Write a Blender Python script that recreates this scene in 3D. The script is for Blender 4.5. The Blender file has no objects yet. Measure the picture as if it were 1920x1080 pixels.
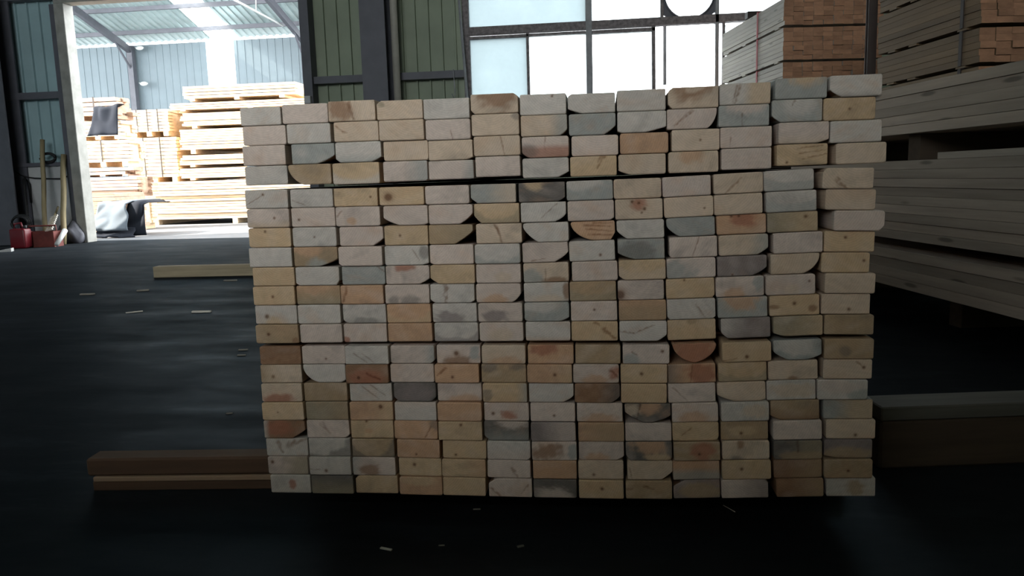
import bpy, bmesh, math, random
import numpy as np
from mathutils import Vector, Matrix

S = bpy.context.scene
COL = S.collection
random.seed(7)
rng = np.random.default_rng(11)

# ---------------------------------------------------------------- camera
F = 1450.0
YAW, PIT, ROL = math.radians(7.0), math.radians(8.12), math.radians(1.7)
HC = 0.71
fw = Vector((-math.sin(YAW) * math.cos(PIT), math.cos(YAW) * math.cos(PIT), -math.sin(PIT)))
r0 = Vector((math.cos(YAW), math.sin(YAW), 0.0))
u0 = r0.cross(fw)
rt = r0 * math.cos(ROL) - u0 * math.sin(ROL)
up = u0 * math.cos(ROL) + r0 * math.sin(ROL)
cd = bpy.data.cameras.new('camera')
cam = bpy.data.objects.new('camera', cd)
COL.objects.link(cam)
M3 = Matrix((rt, up, -fw)).transposed()
cam.matrix_world = Matrix.Translation((0, 0, HC)) @ M3.to_4x4()
cd.sensor_width = 36.0
cd.lens = 36.0 * F / 1920.0
cd.clip_start = 0.05
cd.clip_end = 300
S.camera = cam


def U(px, py, x=None, y=None, z=None):
    """world point where the sight line of a pixel meets a plane x=, y= or z="""
    k = fw + rt * ((px - 960) / F) - up * ((py - 540) / F)
    if x is not None:
        t = x / k.x
    elif y is not None:
        t = y / k.y
    else:
        t = (z - HC) / k.z
    return Vector((0, 0, HC)) + k * t


# ---------------------------------------------------------------- sky, sun, exposure
W = bpy.data.worlds.new('sky')
S.world = W
W.use_nodes = True
bg = W.node_tree.nodes['Background']
bg.inputs[0].default_value = (0.93, 0.97, 1.0, 1)
bg.inputs[1].default_value = 7.0
sd = bpy.data.lights.new('sun', 'SUN')
sd.energy = 19.0
sd.angle = math.radians(0.6)
sd.color = (1.0, 0.93, 0.82)
sun = bpy.data.objects.new('sun', sd)
COL.objects.link(sun)
SUN = Vector((0.74, 0.26, -0.62)).normalized()
sun.rotation_euler = SUN.to_track_quat('-Z', 'Y').to_euler()
sun.location = (-10, 8, 20)
vs = S.view_settings
S.display_settings.display_device = 'sRGB'
vs.view_transform = 'Standard'
vs.look = 'None'
vs.exposure = 0.72
vs.gamma = 1.0
vs.use_curve_mapping = False

YW = 9.91           # inner face of the window wall
YR = -9.0           # wall behind the viewer
XL, XR = -9.2, 6.5
ZC = 7.4


def portal(loc, sx, sy, direction):
    l = bpy.data.lights.new('daylight_portal', 'AREA')
    l.shape = 'RECTANGLE'
    l.size, l.size_y = sx, sy
    l.cycles.is_portal = True
    o = bpy.data.objects.new('daylight_portal', l)
    o.location = loc
    o.rotation_euler = Vector(direction).to_track_quat('-Z', 'Z').to_euler()
    COL.objects.link(o)


# ---------------------------------------------------------------- helpers
def lin(c):
    c = [v / 255.0 for v in c]
    return tuple(v / 12.92 if v <= 0.04045 else ((v + 0.055) / 1.055) ** 2.4 for v in c)


def mat(name, rgb, rough=0.75, var=0.18, scale=4.0, stretch=(1, 1, 1), metal=0.0, bump=0.0,
        rand=0.0, spec=0.4, rough_var=0.0, knots=False):
    m = bpy.data.materials.new(name)
    m.use_nodes = True
    nt = m.node_tree
    N, L = nt.nodes, nt.links
    b = N['Principled BSDF']
    b.inputs['Roughness'].default_value = rough
    b.inputs['Metallic'].default_value = metal
    b.inputs['Specular IOR Level'].default_value = spec
    tc = N.new('ShaderNodeTexCoord')
    mp = N.new('ShaderNodeMapping')
    mp.inputs['Scale'].default_value = stretch
    L.new(tc.outputs['Object'], mp.inputs['Vector'])
    nz = N.new('ShaderNodeTexNoise')
    nz.inputs['Scale'].default_value = scale
    nz.inputs['Detail'].default_value = 6
    nz.inputs['Roughness'].default_value = 0.62
    L.new(mp.outputs[0], nz.inputs['Vector'])
    c = lin(rgb)
    rp = N.new('ShaderNodeValToRGB')
    rp.color_ramp.elements[0].position = 0.3
    rp.color_ramp.elements[1].position = 0.7
    rp.color_ramp.elements[0].color = tuple(v * (1 - var) for v in c) + (1,)
    rp.color_ramp.elements[1].color = tuple(min(1, v * (1 + var)) for v in c) + (1,)
    L.new(nz.outputs['Fac'], rp.inputs['Fac'])
    out = rp.outputs['Color']
    if rand:
        oi = N.new('ShaderNodeObjectInfo')
        L.new(oi.outputs['Random'], nz.inputs['W']) if 'W' in nz.inputs and nz.noise_dimensions == '4D' else None
        mr = N.new('ShaderNodeMapRange')
        mr.inputs['To Min'].default_value = 1 - rand
        mr.inputs['To Max'].default_value = 1 + rand
        L.new(oi.outputs['Random'], mr.inputs['Value'])
        mx = N.new('ShaderNodeVectorMath')
        mx.operation = 'SCALE'
        L.new(out, mx.inputs[0])
        L.new(mr.outputs[0], mx.inputs['Scale'])
        out = mx.outputs[0]
        # shift the grain so that equal pieces differ
        ad = N.new('ShaderNodeVectorMath')
        ad.operation = 'MULTIPLY_ADD'
        cv = N.new('ShaderNodeCombineXYZ')
        for i in range(3):
            L.new(oi.outputs['Random'], cv.inputs[i])
        L.new(cv.outputs[0], ad.inputs[0])
        ad.inputs[1].default_value = (37, 91, 53)
        L.new(mp.outputs[0], ad.inputs[2])
        L.new(ad.outputs[0], nz.inputs['Vector'])
    if knots:
        vo = N.new('ShaderNodeTexVoronoi')
        vo.inputs['Scale'].default_value = 1.0
        kp = N.new('ShaderNodeVectorMath')
        kp.operation = 'MULTIPLY'
        kp.inputs[1].default_value = (1.2, 5.0, 1.6)
        L.new(ad.outputs[0], kp.inputs[0])
        L.new(kp.outputs[0], vo.inputs['Vector'])
        kr = N.new('ShaderNodeMapRange')
        kr.interpolation_type = 'SMOOTHSTEP'
        kr.inputs['From Min'].default_value = .08
        kr.inputs['From Max'].default_value = .17
        kr.inputs['To Min'].default_value = .45
        kr.inputs['To Max'].default_value = 1.0
        L.new(vo.outputs['Distance'], kr.inputs['Value'])
        km = N.new('ShaderNodeVectorMath')
        km.operation = 'SCALE'
        L.new(out, km.inputs[0])
        L.new(kr.outputs[0], km.inputs['Scale'])
        out = km.outputs[0]
    L.new(out, b.inputs['Base Color'])
    if rough_var:
        mr2 = N.new('ShaderNodeMapRange')
        mr2.inputs['To Min'].default_value = rough - rough_var
        mr2.inputs['To Max'].default_value = rough + rough_var
        L.new(nz.outputs['Fac'], mr2.inputs['Value'])
        L.new(mr2.outputs[0], b.inputs['Roughness'])
    if bump:
        bp = N.new('ShaderNodeBump')
        bp.inputs['Strength'].default_value = bump
        bp.inputs['Distance'].default_value = 0.01
        L.new(nz.outputs['Fac'], bp.inputs['Height'])
        L.new(bp.outputs[0], b.inputs['Normal'])
    return m


def box(bm, x0, x1, y0, y1, z0, z1, M=None):
    vs_ = [bm.verts.new(Vector(p) if M is None else M @ Vector(p)) for p in
           ((x0, y0, z0), (x1, y0, z0), (x1, y1, z0), (x0, y1, z0), (x0, y0, z1), (x1, y0, z1), (x1, y1, z1), (x0, y1, z1))]
    for f in ((0, 3, 2, 1), (4, 5, 6, 7), (0, 1, 5, 4), (1, 2, 6, 5), (2, 3, 7, 6), (3, 0, 4, 7)):
        bm.faces.new([vs_[i] for i in f])


def tube(bm, pts, r, seg=8, caps=True):
    pts = [Vector(p) for p in pts]
    rings = []
    for i, p in enumerate(pts):
        a = pts[max(0, i - 1)]
        b_ = pts[min(len(pts) - 1, i + 1)]
        t = (b_ - a).normalized()
        n = t.orthogonal().normalized() if abs(t.z) > 0.9 else t.cross(Vector((0, 0, 1))).normalized()
        bn = t.cross(n)
        rr = r[i] if isinstance(r, (list, tuple)) else r
        rings.append([bm.verts.new(p + n * (rr * math.cos(2 * math.pi * k / seg)) + bn * (rr * math.sin(2 * math.pi * k / seg))) for k in range(seg)])
    for a, b_ in zip(rings, rings[1:]):
        for k in range(seg):
            bm.faces.new((a[k], a[(k + 1) % seg], b_[(k + 1) % seg], b_[k]))
    if caps:
        bm.faces.new(rings[0][::-1])
        bm.faces.new(rings[-1])


def mesh_of(bm, name, m, bevel=0.0, smooth=False):
    if bevel:
        bmesh.ops.bevel(bm, geom=list(bm.edges), offset=bevel, segments=1, profile=0.5, affect='EDGES')
    bmesh.ops.recalc_face_normals(bm, faces=bm.faces[:])
    me = bpy.data.meshes.new(name)
    bm.to_mesh(me)
    bm.free()
    me.materials.append(m)
    if smooth:
        for p in me.polygons:
            p.use_smooth = True
    return me


def obj(name, me, parent=None, loc=None, rot=None, **props):
    o = bpy.data.objects.new(name, me)
    COL.objects.link(o)
    if parent is not None:
        o.parent = parent
    if loc is not None:
        o.location = loc
    if rot is not None:
        o.rotation_euler = rot
    for k, v in props.items():
        o[k] = v
    return o


def thing(name, label, cat, loc=(0, 0, 0), rot=(0, 0, 0), group=None, me=None):
    o = obj(name, me, None, loc, rot, label=label, category=cat)
    if group:
        o['group'] = group
    return o


def bxo(name, ext, m, parent=None, bevel=0.0, **props):
    bm = bmesh.new()
    box(bm, *ext)
    return obj(name, mesh_of(bm, name, m, bevel), parent, **props)


def wallrect(x0, y0, x1, y1, Y):
    """metric extents of a pixel rectangle that lies on a wall plane y=Y"""
    ym, xm = (y0 + y1) / 2, (x0 + x1) / 2
    return U(x0, ym, y=Y).x, U(x1, ym, y=Y).x, U(xm, y1, y=Y).z, U(xm, y0, y=Y).z


# ---------------------------------------------------------------- materials
def floor_mat():
    m = mat('dark_concrete', (34, 36, 38), 0.62, 0.45, 1.3, bump=0.15, rough_var=0.1, spec=0.06)
    nt = m.node_tree
    N, L = nt.nodes, nt.links
    b = N['Principled BSDF']
    src = b.inputs['Base Color'].links[0].from_socket
    tc = N.new('ShaderNodeTexCoord')
    mp = N.new('ShaderNodeMapping')
    mp.inputs['Scale'].default_value = (.5, 1.5, 1)
    mp.inputs['Rotation'].default_value = (0, 0, .12)
    L.new(tc.outputs['Object'], mp.inputs['Vector'])
    nz = N.new('ShaderNodeTexNoise')
    nz.inputs['Scale'].default_value = 2.6
    nz.inputs['Detail'].default_value = 9
    nz.inputs['Roughness'].default_value = .68
    L.new(mp.outputs[0], nz.inputs['Vector'])
    rp = N.new('ShaderNodeValToRGB')
    rp.color_ramp.elements[0].position = .55
    rp.color_ramp.elements[1].position = .74
    rp.color_ramp.elements[0].color = (0, 0, 0, 1)
    rp.color_ramp.elements[1].color = (.75, .75, .75, 1)
    L.new(nz.outputs['Fac'], rp.inputs['Fac'])
    mx = N.new('ShaderNodeMix')
    mx.data_type = 'RGBA'
    L.new(rp.outputs['Color'], mx.inputs[0])
    L.new(src, mx.inputs[6])
    mx.inputs[7].default_value = lin((50, 56, 62)) + (1,)
    df = N.new('ShaderNodeBsdfDiffuse')
    L.new(mx.outputs[2], df.inputs['Color'])
    gl = N.new('ShaderNodeBsdfGlossy')
    gl.inputs['Color'].default_value = (.72, .86, 1, 1)  # blue of the mirrored sky and shed wall put into the gloss
    mr = N.new('ShaderNodeMapRange')
    mr.inputs['From Min'].default_value = .35
    mr.inputs['From Max'].default_value = .7
    mr.inputs['To Min'].default_value = .5
    mr.inputs['To Max'].default_value = .3
    L.new(nz.outputs['Fac'], mr.inputs['Value'])
    L.new(mr.outputs[0], gl.inputs['Roughness'])
    bp = [n for n in N if n.type == 'BUMP'][0]
    L.new(bp.outputs[0], df.inputs['Normal'])
    L.new(bp.outputs[0], gl.inputs['Normal'])
    ms = N.new('ShaderNodeMixShader')
    fr = N.new('ShaderNodeMapRange')
    fr.inputs['From Min'].default_value = .35
    fr.inputs['From Max'].default_value = .7
    fr.inputs['To Min'].default_value = .022
    fr.inputs['To Max'].default_value = .042
    L.new(nz.outputs['Fac'], fr.inputs['Value'])
    L.new(fr.outputs[0], ms.inputs[0])
    L.new(df.outputs[0], ms.inputs[1])
    L.new(gl.outputs[0], ms.inputs[2])
    L.new(ms.outputs[0], N['Material Output'].inputs['Surface'])
    N.remove(b)
    return m


M_floor = floor_mat()
M_yard = mat('yard_concrete', (92, 94, 97), 0.8, 0.2, 1.2, bump=0.1)
M_green = mat('green_cladding', (122, 132, 112), 0.6, 0.12, 2.0)
M_slate = mat('slate_cladding', (138, 164, 168), 0.6, 0.12, 2.0)
M_roof = mat('roof_sheet_dark', (92, 98, 96), 0.7, 0.1, 2.0)
M_steel_dark = mat('dark_steel', (78, 79, 86), 0.55, 0.15, 5.0)
M_steel_grey = mat('grey_steel', (134, 136, 138), 0.55, 0.25, 7.0)
M_rust = mat('rust_stained_steel', (112, 106, 106), 0.7, 0.5, 22.0)
M_lime = mat('whitewashed_plinth', (170, 172, 172), 0.85, 0.15, 3.0)
M_doorpost = mat('pale_door_steel', (136, 136, 130), 0.6, 0.22, 6.0)
M_blue = mat('pale_blue_cladding', (92, 104, 110), 0.55, 0.06, 1.5)
M_shedroof = mat('galvanised_roof', (166, 180, 180), 0.45, 0.12, 2.0, metal=0.3)
M_pipe = mat('grey_pipe', (150, 148, 138), 0.5, 0.1, 6.0)
M_black = mat('black_rubber', (28, 28, 30), 0.6, 0.2, 8.0)
M_red = mat('red_plastic', (96, 18, 28), 0.4, 0.1, 4.0)
M_oxide = mat('rusty_red_paint', (96, 42, 36), 0.7, 0.35, 9.0)
M_bamboo = mat('yellow_timber_pole', (134, 122, 92), 0.7, 0.2, 12.0, (1, 1, .1))
M_white = mat('white_plastic', (170, 172, 170), 0.5, 0.05, 4.0)
M_tarp = mat('pale_tarpaulin', (96, 104, 112), 0.8, 0.14, 3.0, bump=0.3, spec=0.15)
M_tarpd = mat('dark_tarpaulin', (30, 33, 40), 0.9, 0.2, 3.0, bump=0.3, spec=0.1)
M_strap_red = mat('red_strap', (150, 50, 56), 0.7, 0.15, 8.0)
M_strap_dark = mat('dark_strap', (46, 38, 34), 0.7, 0.15, 8.0)
M_side = mat('timber_side_grey', (160, 150, 138), 0.75, 0.2, 2.2, (6, .5, 9), bump=0.12, rand=0.18, knots=True)
M_side_old = mat('timber_side_weathered', (166, 152, 138), 0.78, 0.24, 2.2, (6, .5, 9), bump=0.12, rand=0.2, knots=True)
M_brown = mat('timber_end_brown', (150, 112, 86), 0.8, 0.22, 14.0, (1, .2, 2.5), bump=0.1, rand=0.2)
M_bearer = mat('bearer_brown', (86, 64, 47), 0.75, 0.3, 3.0, (.6, 6, 9), bump=0.1)
M_bearer_l = mat('bearer_light', (150, 126, 102), 0.75, 0.2, 3.0, (.6, 6, 9))
M_beam_grey = mat('weathered_beam', (92, 90, 82), 0.8, 0.3, 3.0, (.6, 6, 9), bump=0.15)
M_sidebrown_shaded = mat('timber_side_brown_shaded', (100, 82, 60), 0.8, 0.2, 2.2, (6, .5, 9), bump=0.1, rand=0.14)  # brown sides, darkened for the shade of the neighbouring pile
M_beam_dark = mat('dark_beam', (74, 62, 50), 0.85, 0.3, 3.0, (.6, 6, 9), bump=0.15)
M_plank = mat('old_plank', (140, 128, 104), 0.8, 0.25, 3.0, (.6, 6, 9))
M_bright = mat('fresh_timber', (216, 190, 158), 0.75, 0.15, 2.5, (.6, 5, 9), rand=0.08)
M_rough = mat('rough_timber', (170, 142, 122), 0.8, 0.25, 2.5, (.6, 5, 9), rand=0.08)
M_dirt = mat('dust', (120, 116, 106), 0.9, 0.2, 9.0)
M_chip = mat('wood_chip', (196, 190, 178), 0.8, 0.12, 9.0)


def glass(name, tint, thru):
    m = bpy.data.materials.new(name)
    m.use_nodes = True
    nt = m.node_tree
    N, L = nt.nodes, nt.links
    N.remove(N['Principled BSDF'])
    t = N.new('ShaderNodeBsdfTransparent')
    d = N.new('ShaderNodeBsdfTranslucent')
    d.inputs[0].default_value = tint + (1,)
    t.inputs[0].default_value = tint + (1,)
    nz = N.new('ShaderNodeTexNoise')
    nz.inputs['Scale'].default_value = 2.5
    nz.inputs['Detail'].default_value = 5
    mr = N.new('ShaderNodeMapRange')
    mr.inputs['From Min'].default_value = .3
    mr.inputs['From Max'].default_value = .7
    mr.inputs['To Min'].default_value = max(0, thru - .12)
    mr.inputs['To Max'].default_value = min(1, thru + .12)
    tc = N.new('ShaderNodeTexCoord')
    L.new(tc.outputs['Object'], nz.inputs['Vector'])
    L.new(nz.outputs['Fac'], mr.inputs['Value'])
    mx = N.new('ShaderNodeMixShader')
    L.new(mr.outputs[0], mx.inputs[0])
    L.new(d.outputs[0], mx.inputs[1])
    L.new(t.outputs[0], mx.inputs[2])
    L.new(mx.outputs[0], N['Material Output'].inputs['Surface'])
    return m


M_glass = glass('dusty_glass', (.86, .92, .92), .45)
M_glass_dirty = glass('dirty_glass', (.36, .40, .41), .22)
M_light_streak = glass('light_streak_sheet', (.9, .95, .95), .3)  # stands in for a bright streak of light on the shed

# ---------------------------------------------------------------- shell: floor, walls, roof
bm = bmesh.new()
box(bm, XL - .2, XR + .2, YR - .2, YW + .25, -.2, 0)
fl = obj('floor', mesh_of(bm, 'floor', M_floor), kind='structure', label='dark concrete warehouse floor')
bm = bmesh.new()
box(bm, -45, 45, YW + .25, 70, -.2, -.005)
obj('yard_ground', mesh_of(bm, 'yard_ground', M_yard), kind='structure', label='pale concrete yard beyond the open door')
bxo('ceiling', (XL - .2, XR + .2, YR - .2, YW + .3, ZC, ZC + .12), M_roof, kind='structure', label='dark sheet roof of the warehouse')
bxo('wall_left', (XL - .15, XL, YR, YW, 0, ZC), M_slate, kind='structure', label='dark left wall of the warehouse')
bxo('wall_right', (XR, XR + .15, YR, YW, 0, ZC), M_green, kind='structure', label='dark right wall of the warehouse')
# unseen wall behind the viewer, its high windows sized to light the stack
RW = (-6.8, 1.6, 2.75, 6.3)
bm = bmesh.new()
for e in ((XL, RW[0], 0, ZC), (RW[1], XR, 0, ZC), (RW[0], RW[1], 0, RW[2]), (RW[0], RW[1], RW[3], ZC)):
    box(bm, e[0], e[1], YR - .12, YR, e[2], e[3])
for i in range(1, 5):
    x = RW[0] + (RW[1] - RW[0]) * i / 5
    box(bm, x - .04, x + .04, YR - .1, YR - .02, RW[2], RW[3])
obj('wall_rear', mesh_of(bm, 'wall_rear', M_green), kind='structure', label='unseen rear wall with high windows sized to light the stack')
portal(((RW[0] + RW[1]) / 2, YR - .13, (RW[2] + RW[3]) / 2), RW[1] - RW[0], RW[3] - RW[2], (0, 1, 0))

# window wall -------------------------------------------------------------
wall = obj('wall_front', None, kind='structure', label='green corrugated wall with door opening and windows')


def corrugated(name, x0, x1, z0, z1, y, m, parent, pitch=0.172, depth=.028, flip=1):
    """trapezoid-ribbed steel sheet standing in the plane y"""
    xs = [x0]
    k = math.floor(x0 / pitch)
    prof = [(0, 0), (.10, 0), (.14, 1), (.24, 1), (.28, 0)]
    pts = []
    while k * pitch < x1 + pitch:
        for f_, d_ in prof:
            x = (k + f_) * pitch
            if x0 < x < x1:
                pts.append((x, d_ * depth))
        k += 1
    pts = [(x0, 0)] + pts + [(x1, 0)]
    bm_ = bmesh.new()
    lo = [bm_.verts.new((x, y - flip * d, z0)) for x, d in pts]
    hi = [bm_.verts.new((x, y - flip * d, z1)) for x, d in pts]
    lo2 = [bm_.verts.new((x, y + .02 - flip * d, z0)) for x, d in pts]
    hi2 = [bm_.verts.new((x, y + .02 - flip * d, z1)) for x, d in pts]
    for i in range(len(pts) - 1):
        bm_.faces.new((lo[i], lo[i + 1], hi[i + 1], hi[i]))
        bm_.faces.new((lo2[i + 1], lo2[i], hi2[i], hi2[i + 1]))
        bm_.faces.new((hi[i], hi[i + 1], hi2[i + 1], hi2[i]))
        bm_.faces.new((lo[i + 1], lo[i], lo2[i], lo2[i + 1]))
    return obj(name, mesh_of(bm_, name, m), parent)


DX0, DX1 = U(163, 300, y=YW).x, U(572, 100, y=YW).x      # door opening
DZ = U(130, 8, y=YW).z
WX0 = U(876, 60, y=YW).x                                  # window field
WZ0, WZB, WZ1 = 1.35, 2.52, 3.75
WX1 = 2.75
PZ = U(80, 312, y=YW).z                                   # plinth height
corrugated('cladding_panel', XL, DX0 - .1, PZ, ZC, YW + .12, M_slate, wall)
corrugated('cladding_panel', DX1 + .08, WX0, 0, ZC, YW + .12, M_green, wall)
corrugated('cladding_panel', WX0, WX1, 0, WZ0, YW + .12, M_green, wall)
corrugated('cladding_panel', WX0, WX1, WZ1, ZC, YW + .12, M_green, wall)
corrugated('cladding_panel', WX1, XR, 0, ZC, YW + .12, M_green, wall)
corrugated('cladding_panel', DX0 - .1, DX1 + .08, DZ + .1, ZC, YW + .12, M_slate, wall)
bxo('plinth', (XL, DX0 - .12, YW + .02, YW + .2, 0, PZ), M_lime, wall)
bxo('plinth_ledge', (XL, DX0 - .12, YW - .03, YW + .2, PZ, PZ + .05), M_steel_dark, wall)
# horizontal rails behind the sheets
for x0, x1, zc in ((XL, DX0 - .12, U(60, 180, y=YW).z), (DX1 + .08, WX0, U(700, 146, y=YW).z), (XL, DX0 - .12, 3.28), (DX1 + .08, WX0, 3.55)):
    bxo('rail', (x0, x1, YW - .02, YW + .09, zc - .045, zc + .045), M_steel_dark, wall)


def hcolumn(name, x0, x1, z1, m, parent, y0=None, d=.3):
    y0 = YW - .28 if y0 is None else y0
    bm_ = bmesh.new()
    w = x1 - x0
    box(bm_, x0, x1, y0, y0 + .025, 0, z1)
    box(bm_, x0, x1, y0 + d - .025, y0 + d, 0, z1)
    box(bm_, x0 + w / 2 - .015, x0 + w / 2 + .015, y0 + .025, y0 + d - .025, 0, z1)
    return obj(name, mesh_of(bm_, name, m), parent)


cx0, cx1 = U(677, 100, y=YW - .28).x, U(724, 100, y=YW - .28).x
hcolumn('column', cx0, cx1, ZC, M_steel_dark, wall)
hcolumn('column', XL + .02, U(14, 250, y=YW - .28).x, ZC, M_steel_dark, wall)
bxo('door_jamb', (DX1 - .02, DX1 + .1, YW - .08, YW + .14, 0, DZ + .2), M_steel_dark, wall)
# pale sliding-door frame on the left and over the opening
door = obj('door_1', None, kind='structure', label='pale steel frame of the open doorway')
jx0, jx1 = U(124, 240, y=YW - .1).x, U(142, 240, y=YW - .1).x
bxo('jamb', (jx0, jx1, YW - .1, YW + .1, 0, DZ), M_doorpost, door, .006)
bxo('jamb_side_trim', (jx0 - .09, jx0, YW - .06, YW + .1, 0, DZ), M_steel_dark, door)  # dark steel strip left of the pale jamb
bxo('header', (jx0, DX1 + .1, YW - .1, YW + .1, DZ, DZ + .1), M_doorpost, door, .006)
portal(((DX0 + DX1) / 2, YW + .3, DZ / 2), DX1 - DX0, DZ, (0, -1, 0))

# windows ------------------------------------------------------------------
win = obj('window_1', None, kind='structure', label='large steel factory window with dusty panes')


def wpx(name, x0, y0, x1, y1, m, ya, yb, bevel=0.0):
    e = wallrect(x0, y0, x1, y1, YW)
    return bxo(name, (e[0], e[1], ya, yb, e[2], e[3]), m, win, bevel)


def wbar(name, x0, x1, z0, z1, ya=YW - .03, yb=YW + .05, m=None):
    return bxo(name, (x0, x1, ya, yb, z0, z1), m or M_rust, win, .004)


vx = lambda px, py=100: U(px, py, y=YW).x
vz = lambda py, px=1100: U(px, py, y=YW).z
TB0, TB1 = vz(61, 1000), vz(46, 1000)            # transom beam
wbar('frame_post', vx(870), vx(882), WZ0, WZ1, YW - .05, YW + .06)
wbar('transom', vx(882), WX1, TB0, TB1, YW - .05, YW + .06)
wbar('frame_post', vx(1099), vx(1111), WZ0, WZ1, YW - .06, YW + .06, M_steel_grey)
wbar('frame_post', vx(1340), vx(1347), WZ0, WZ1, YW - .05, YW + .06, M_steel_grey)
wbar('mullion', vx(987.5), vx(992.5), WZ0, TB0)
wbar('mullion', vx(1222), vx(1229), WZ0, TB0)
wbar('mullion', vx(1354), vx(1359), WZ0, TB0)
wbar('sash_rail', vx(882), vx(1099), TB0 - .05, TB0 - .015)
wbar('sash_rail', vx(1111), vx(1229), TB0 - .06, TB0 - .015)
wbar('mullion', vx(1238, 20), vx(1244, 20), TB1, WZ1)
wbar('sill', vx(870), WX1, WZ0, WZ0 + .06, YW - .06, YW + .07)
wbar('head', vx(870), WX1, WZ1 - .06, WZ1, YW - .05, YW + .07)
panes = [(882, 987, 0, M_glass_dirty), (993, 1099, 0, M_glass), (1113, 1222, 0, M_glass), (882, 1099, 1, M_glass_dirty),
         (1111, 1238, 1, M_glass), (1348, 1700, 1, M_glass), (1360, 1700, 0, M_glass)]
for a, b, t, m in panes:
    z0, z1 = ((WZ0 + .06, TB0 - .03), (TB1, WZ1 - .06))[t]
    bxo('pane', (vx(a) - .01, min(vx(b) + .01, WX1), YW + .01, YW + .016, z0, z1), m, win)
# slim post standing just outside the open casement
bxo('frame_post', (vx(1246), vx(1252), YW + .2, YW + .26, vz(155, 1249), vz(40, 1249)), M_steel_grey, win)
portal(((WX0 + WX1) / 2, YW + .35, (WZ0 + WZ1) / 2), WX1 - WX0, WZ1 - WZ0, (0, -1, 0))
# round exhaust opening in a square plate
fc = U(1292, -12, y=YW)
fx0, fx1, fz0, fz1 = vx(1244, 20), vx(1340, 20), TB1, TB1 + .64
bm = bmesh.new()
nseg = 48
R = .292
for y_, flip_ in ((YW - .02, False), (YW + .03, True)):
    pass
inn, outr = [[], []], [[], []]
for j, y_ in enumerate((YW - .02, YW + .03)):
    for i in range(nseg):
        a = 2 * math.pi * i / nseg
        c_, s_ = math.cos(a), math.sin(a)
        inn[j].append(bm.verts.new((fc.x + R * c_, y_, fc.z + R * s_)))
        tt = min(((fx1 - fc.x) if c_ > 0 else (fx0 - fc.x)) / c_ if abs(c_) > 1e-6 else 1e9,
                 ((fz1 - fc.z) if s_ > 0 else (fz0 - fc.z)) / s_ if abs(s_) > 1e-6 else 1e9)
        outr[j].append(bm.verts.new((fc.x + tt * c_, y_, fc.z + tt * s_)))
for i in range(nseg):
    k = (i + 1) % nseg
    bm.faces.new((inn[0][i], inn[0][k], outr[0][k], outr[0][i]))
    bm.faces.new((inn[1][k], inn[1][i], outr[1][i], outr[1][k]))
    bm.faces.new((inn[0][k], inn[0][i], inn[1][i], inn[1][k]))
    bm.faces.new((outr[0][i], outr[0][k], outr[1][k], outr[1][i]))
fan = obj('fan_plate', mesh_of(bm, 'fan_plate', M_steel_dark), win)
bm = bmesh.new()
for i in range(nseg):
    a, b = 2 * math.pi * i / nseg, 2 * math.pi * (i + 1) / nseg
    tube(bm, [(fc.x + (R + .006) * math.cos(a), YW - .035, fc.z + (R + .006) * math.sin(a)),
              (fc.x + (R + .006) * math.cos(b), YW - .035, fc.z + (R + .006) * math.sin(b))], .014, 6, False)
obj('fan_ring', mesh_of(bm, 'fan_ring', M_steel_dark, smooth=True), fan)
bm = bmesh.new()
for dx in (-.22, -.17, -.05, .02):
    tube(bm, [(fc.x + dx, YW + .03, fc.z - math.sqrt(R * R - dx * dx)), (fc.x + dx + .09, YW + .03, fc.z + .1)], .003, 5)
tube(bm, [(fc.x - R, YW + .03, fc.z + .05), (fc.x + R, YW + .03, fc.z + .07)], .004, 5)
obj('fan_wire', mesh_of(bm, 'fan_wire', M_steel_grey), fan, kind='stuff')

# small switch box on the outer face of the door jamb
e = wallrect(571, 180, 583, 194, YW - .12)
bm = bmesh.new()
box(bm, e[0], e[1], YW - .14, YW - .081, e[2], e[3])
thing('switch_box', 'small white switch box on the dark jamb right of the doorway', 'switch box', me=mesh_of(bm, 'switch_box', M_lime, .004))
# pipes on the wall
bm = bmesh.new()
p0, p1 = U(736, 0, y=YW - .12), U(746, 190, y=YW - .12)
tube(bm, [(p1.x + .0, YW - .12, 0), (p1.x, YW - .12, ZC)], .045, 12)
thing('drain_pipe', 'grey vertical pipe beside the dark steel column', 'pipe', me=mesh_of(bm, 'drain_pipe', M_pipe, smooth=True))
bm = bmesh.new()
a, b = U(857, -40, y=YW - .12), U(876, 185, y=YW - .16)
dd = (b - a)
b2 = b + dd * (b.z / -dd.z)
tube(bm, [Vector((b2.x, b2.y, 0)), a], .016, 8)
thing('leaning_rod', 'thin grey rod leaning beside the window frame', 'rod', me=mesh_of(bm, 'leaning_rod', M_steel_grey, smooth=True))
bm = bmesh.new()
a = U(850, 130, y=YW - .04)
tube(bm, [(a.x, YW - .04, a.z), (a.x + .01, YW - .04, a.z - .3), (a.x + .0, YW - .04, a.z - .36), (a.x - .03, YW - .04, a.z - .3)], .007, 6)
thing('wall_hook', 'short metal hook hanging from the wall rail', 'hook', me=mesh_of(bm, 'wall_hook', M_steel_grey, smooth=True))

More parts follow.
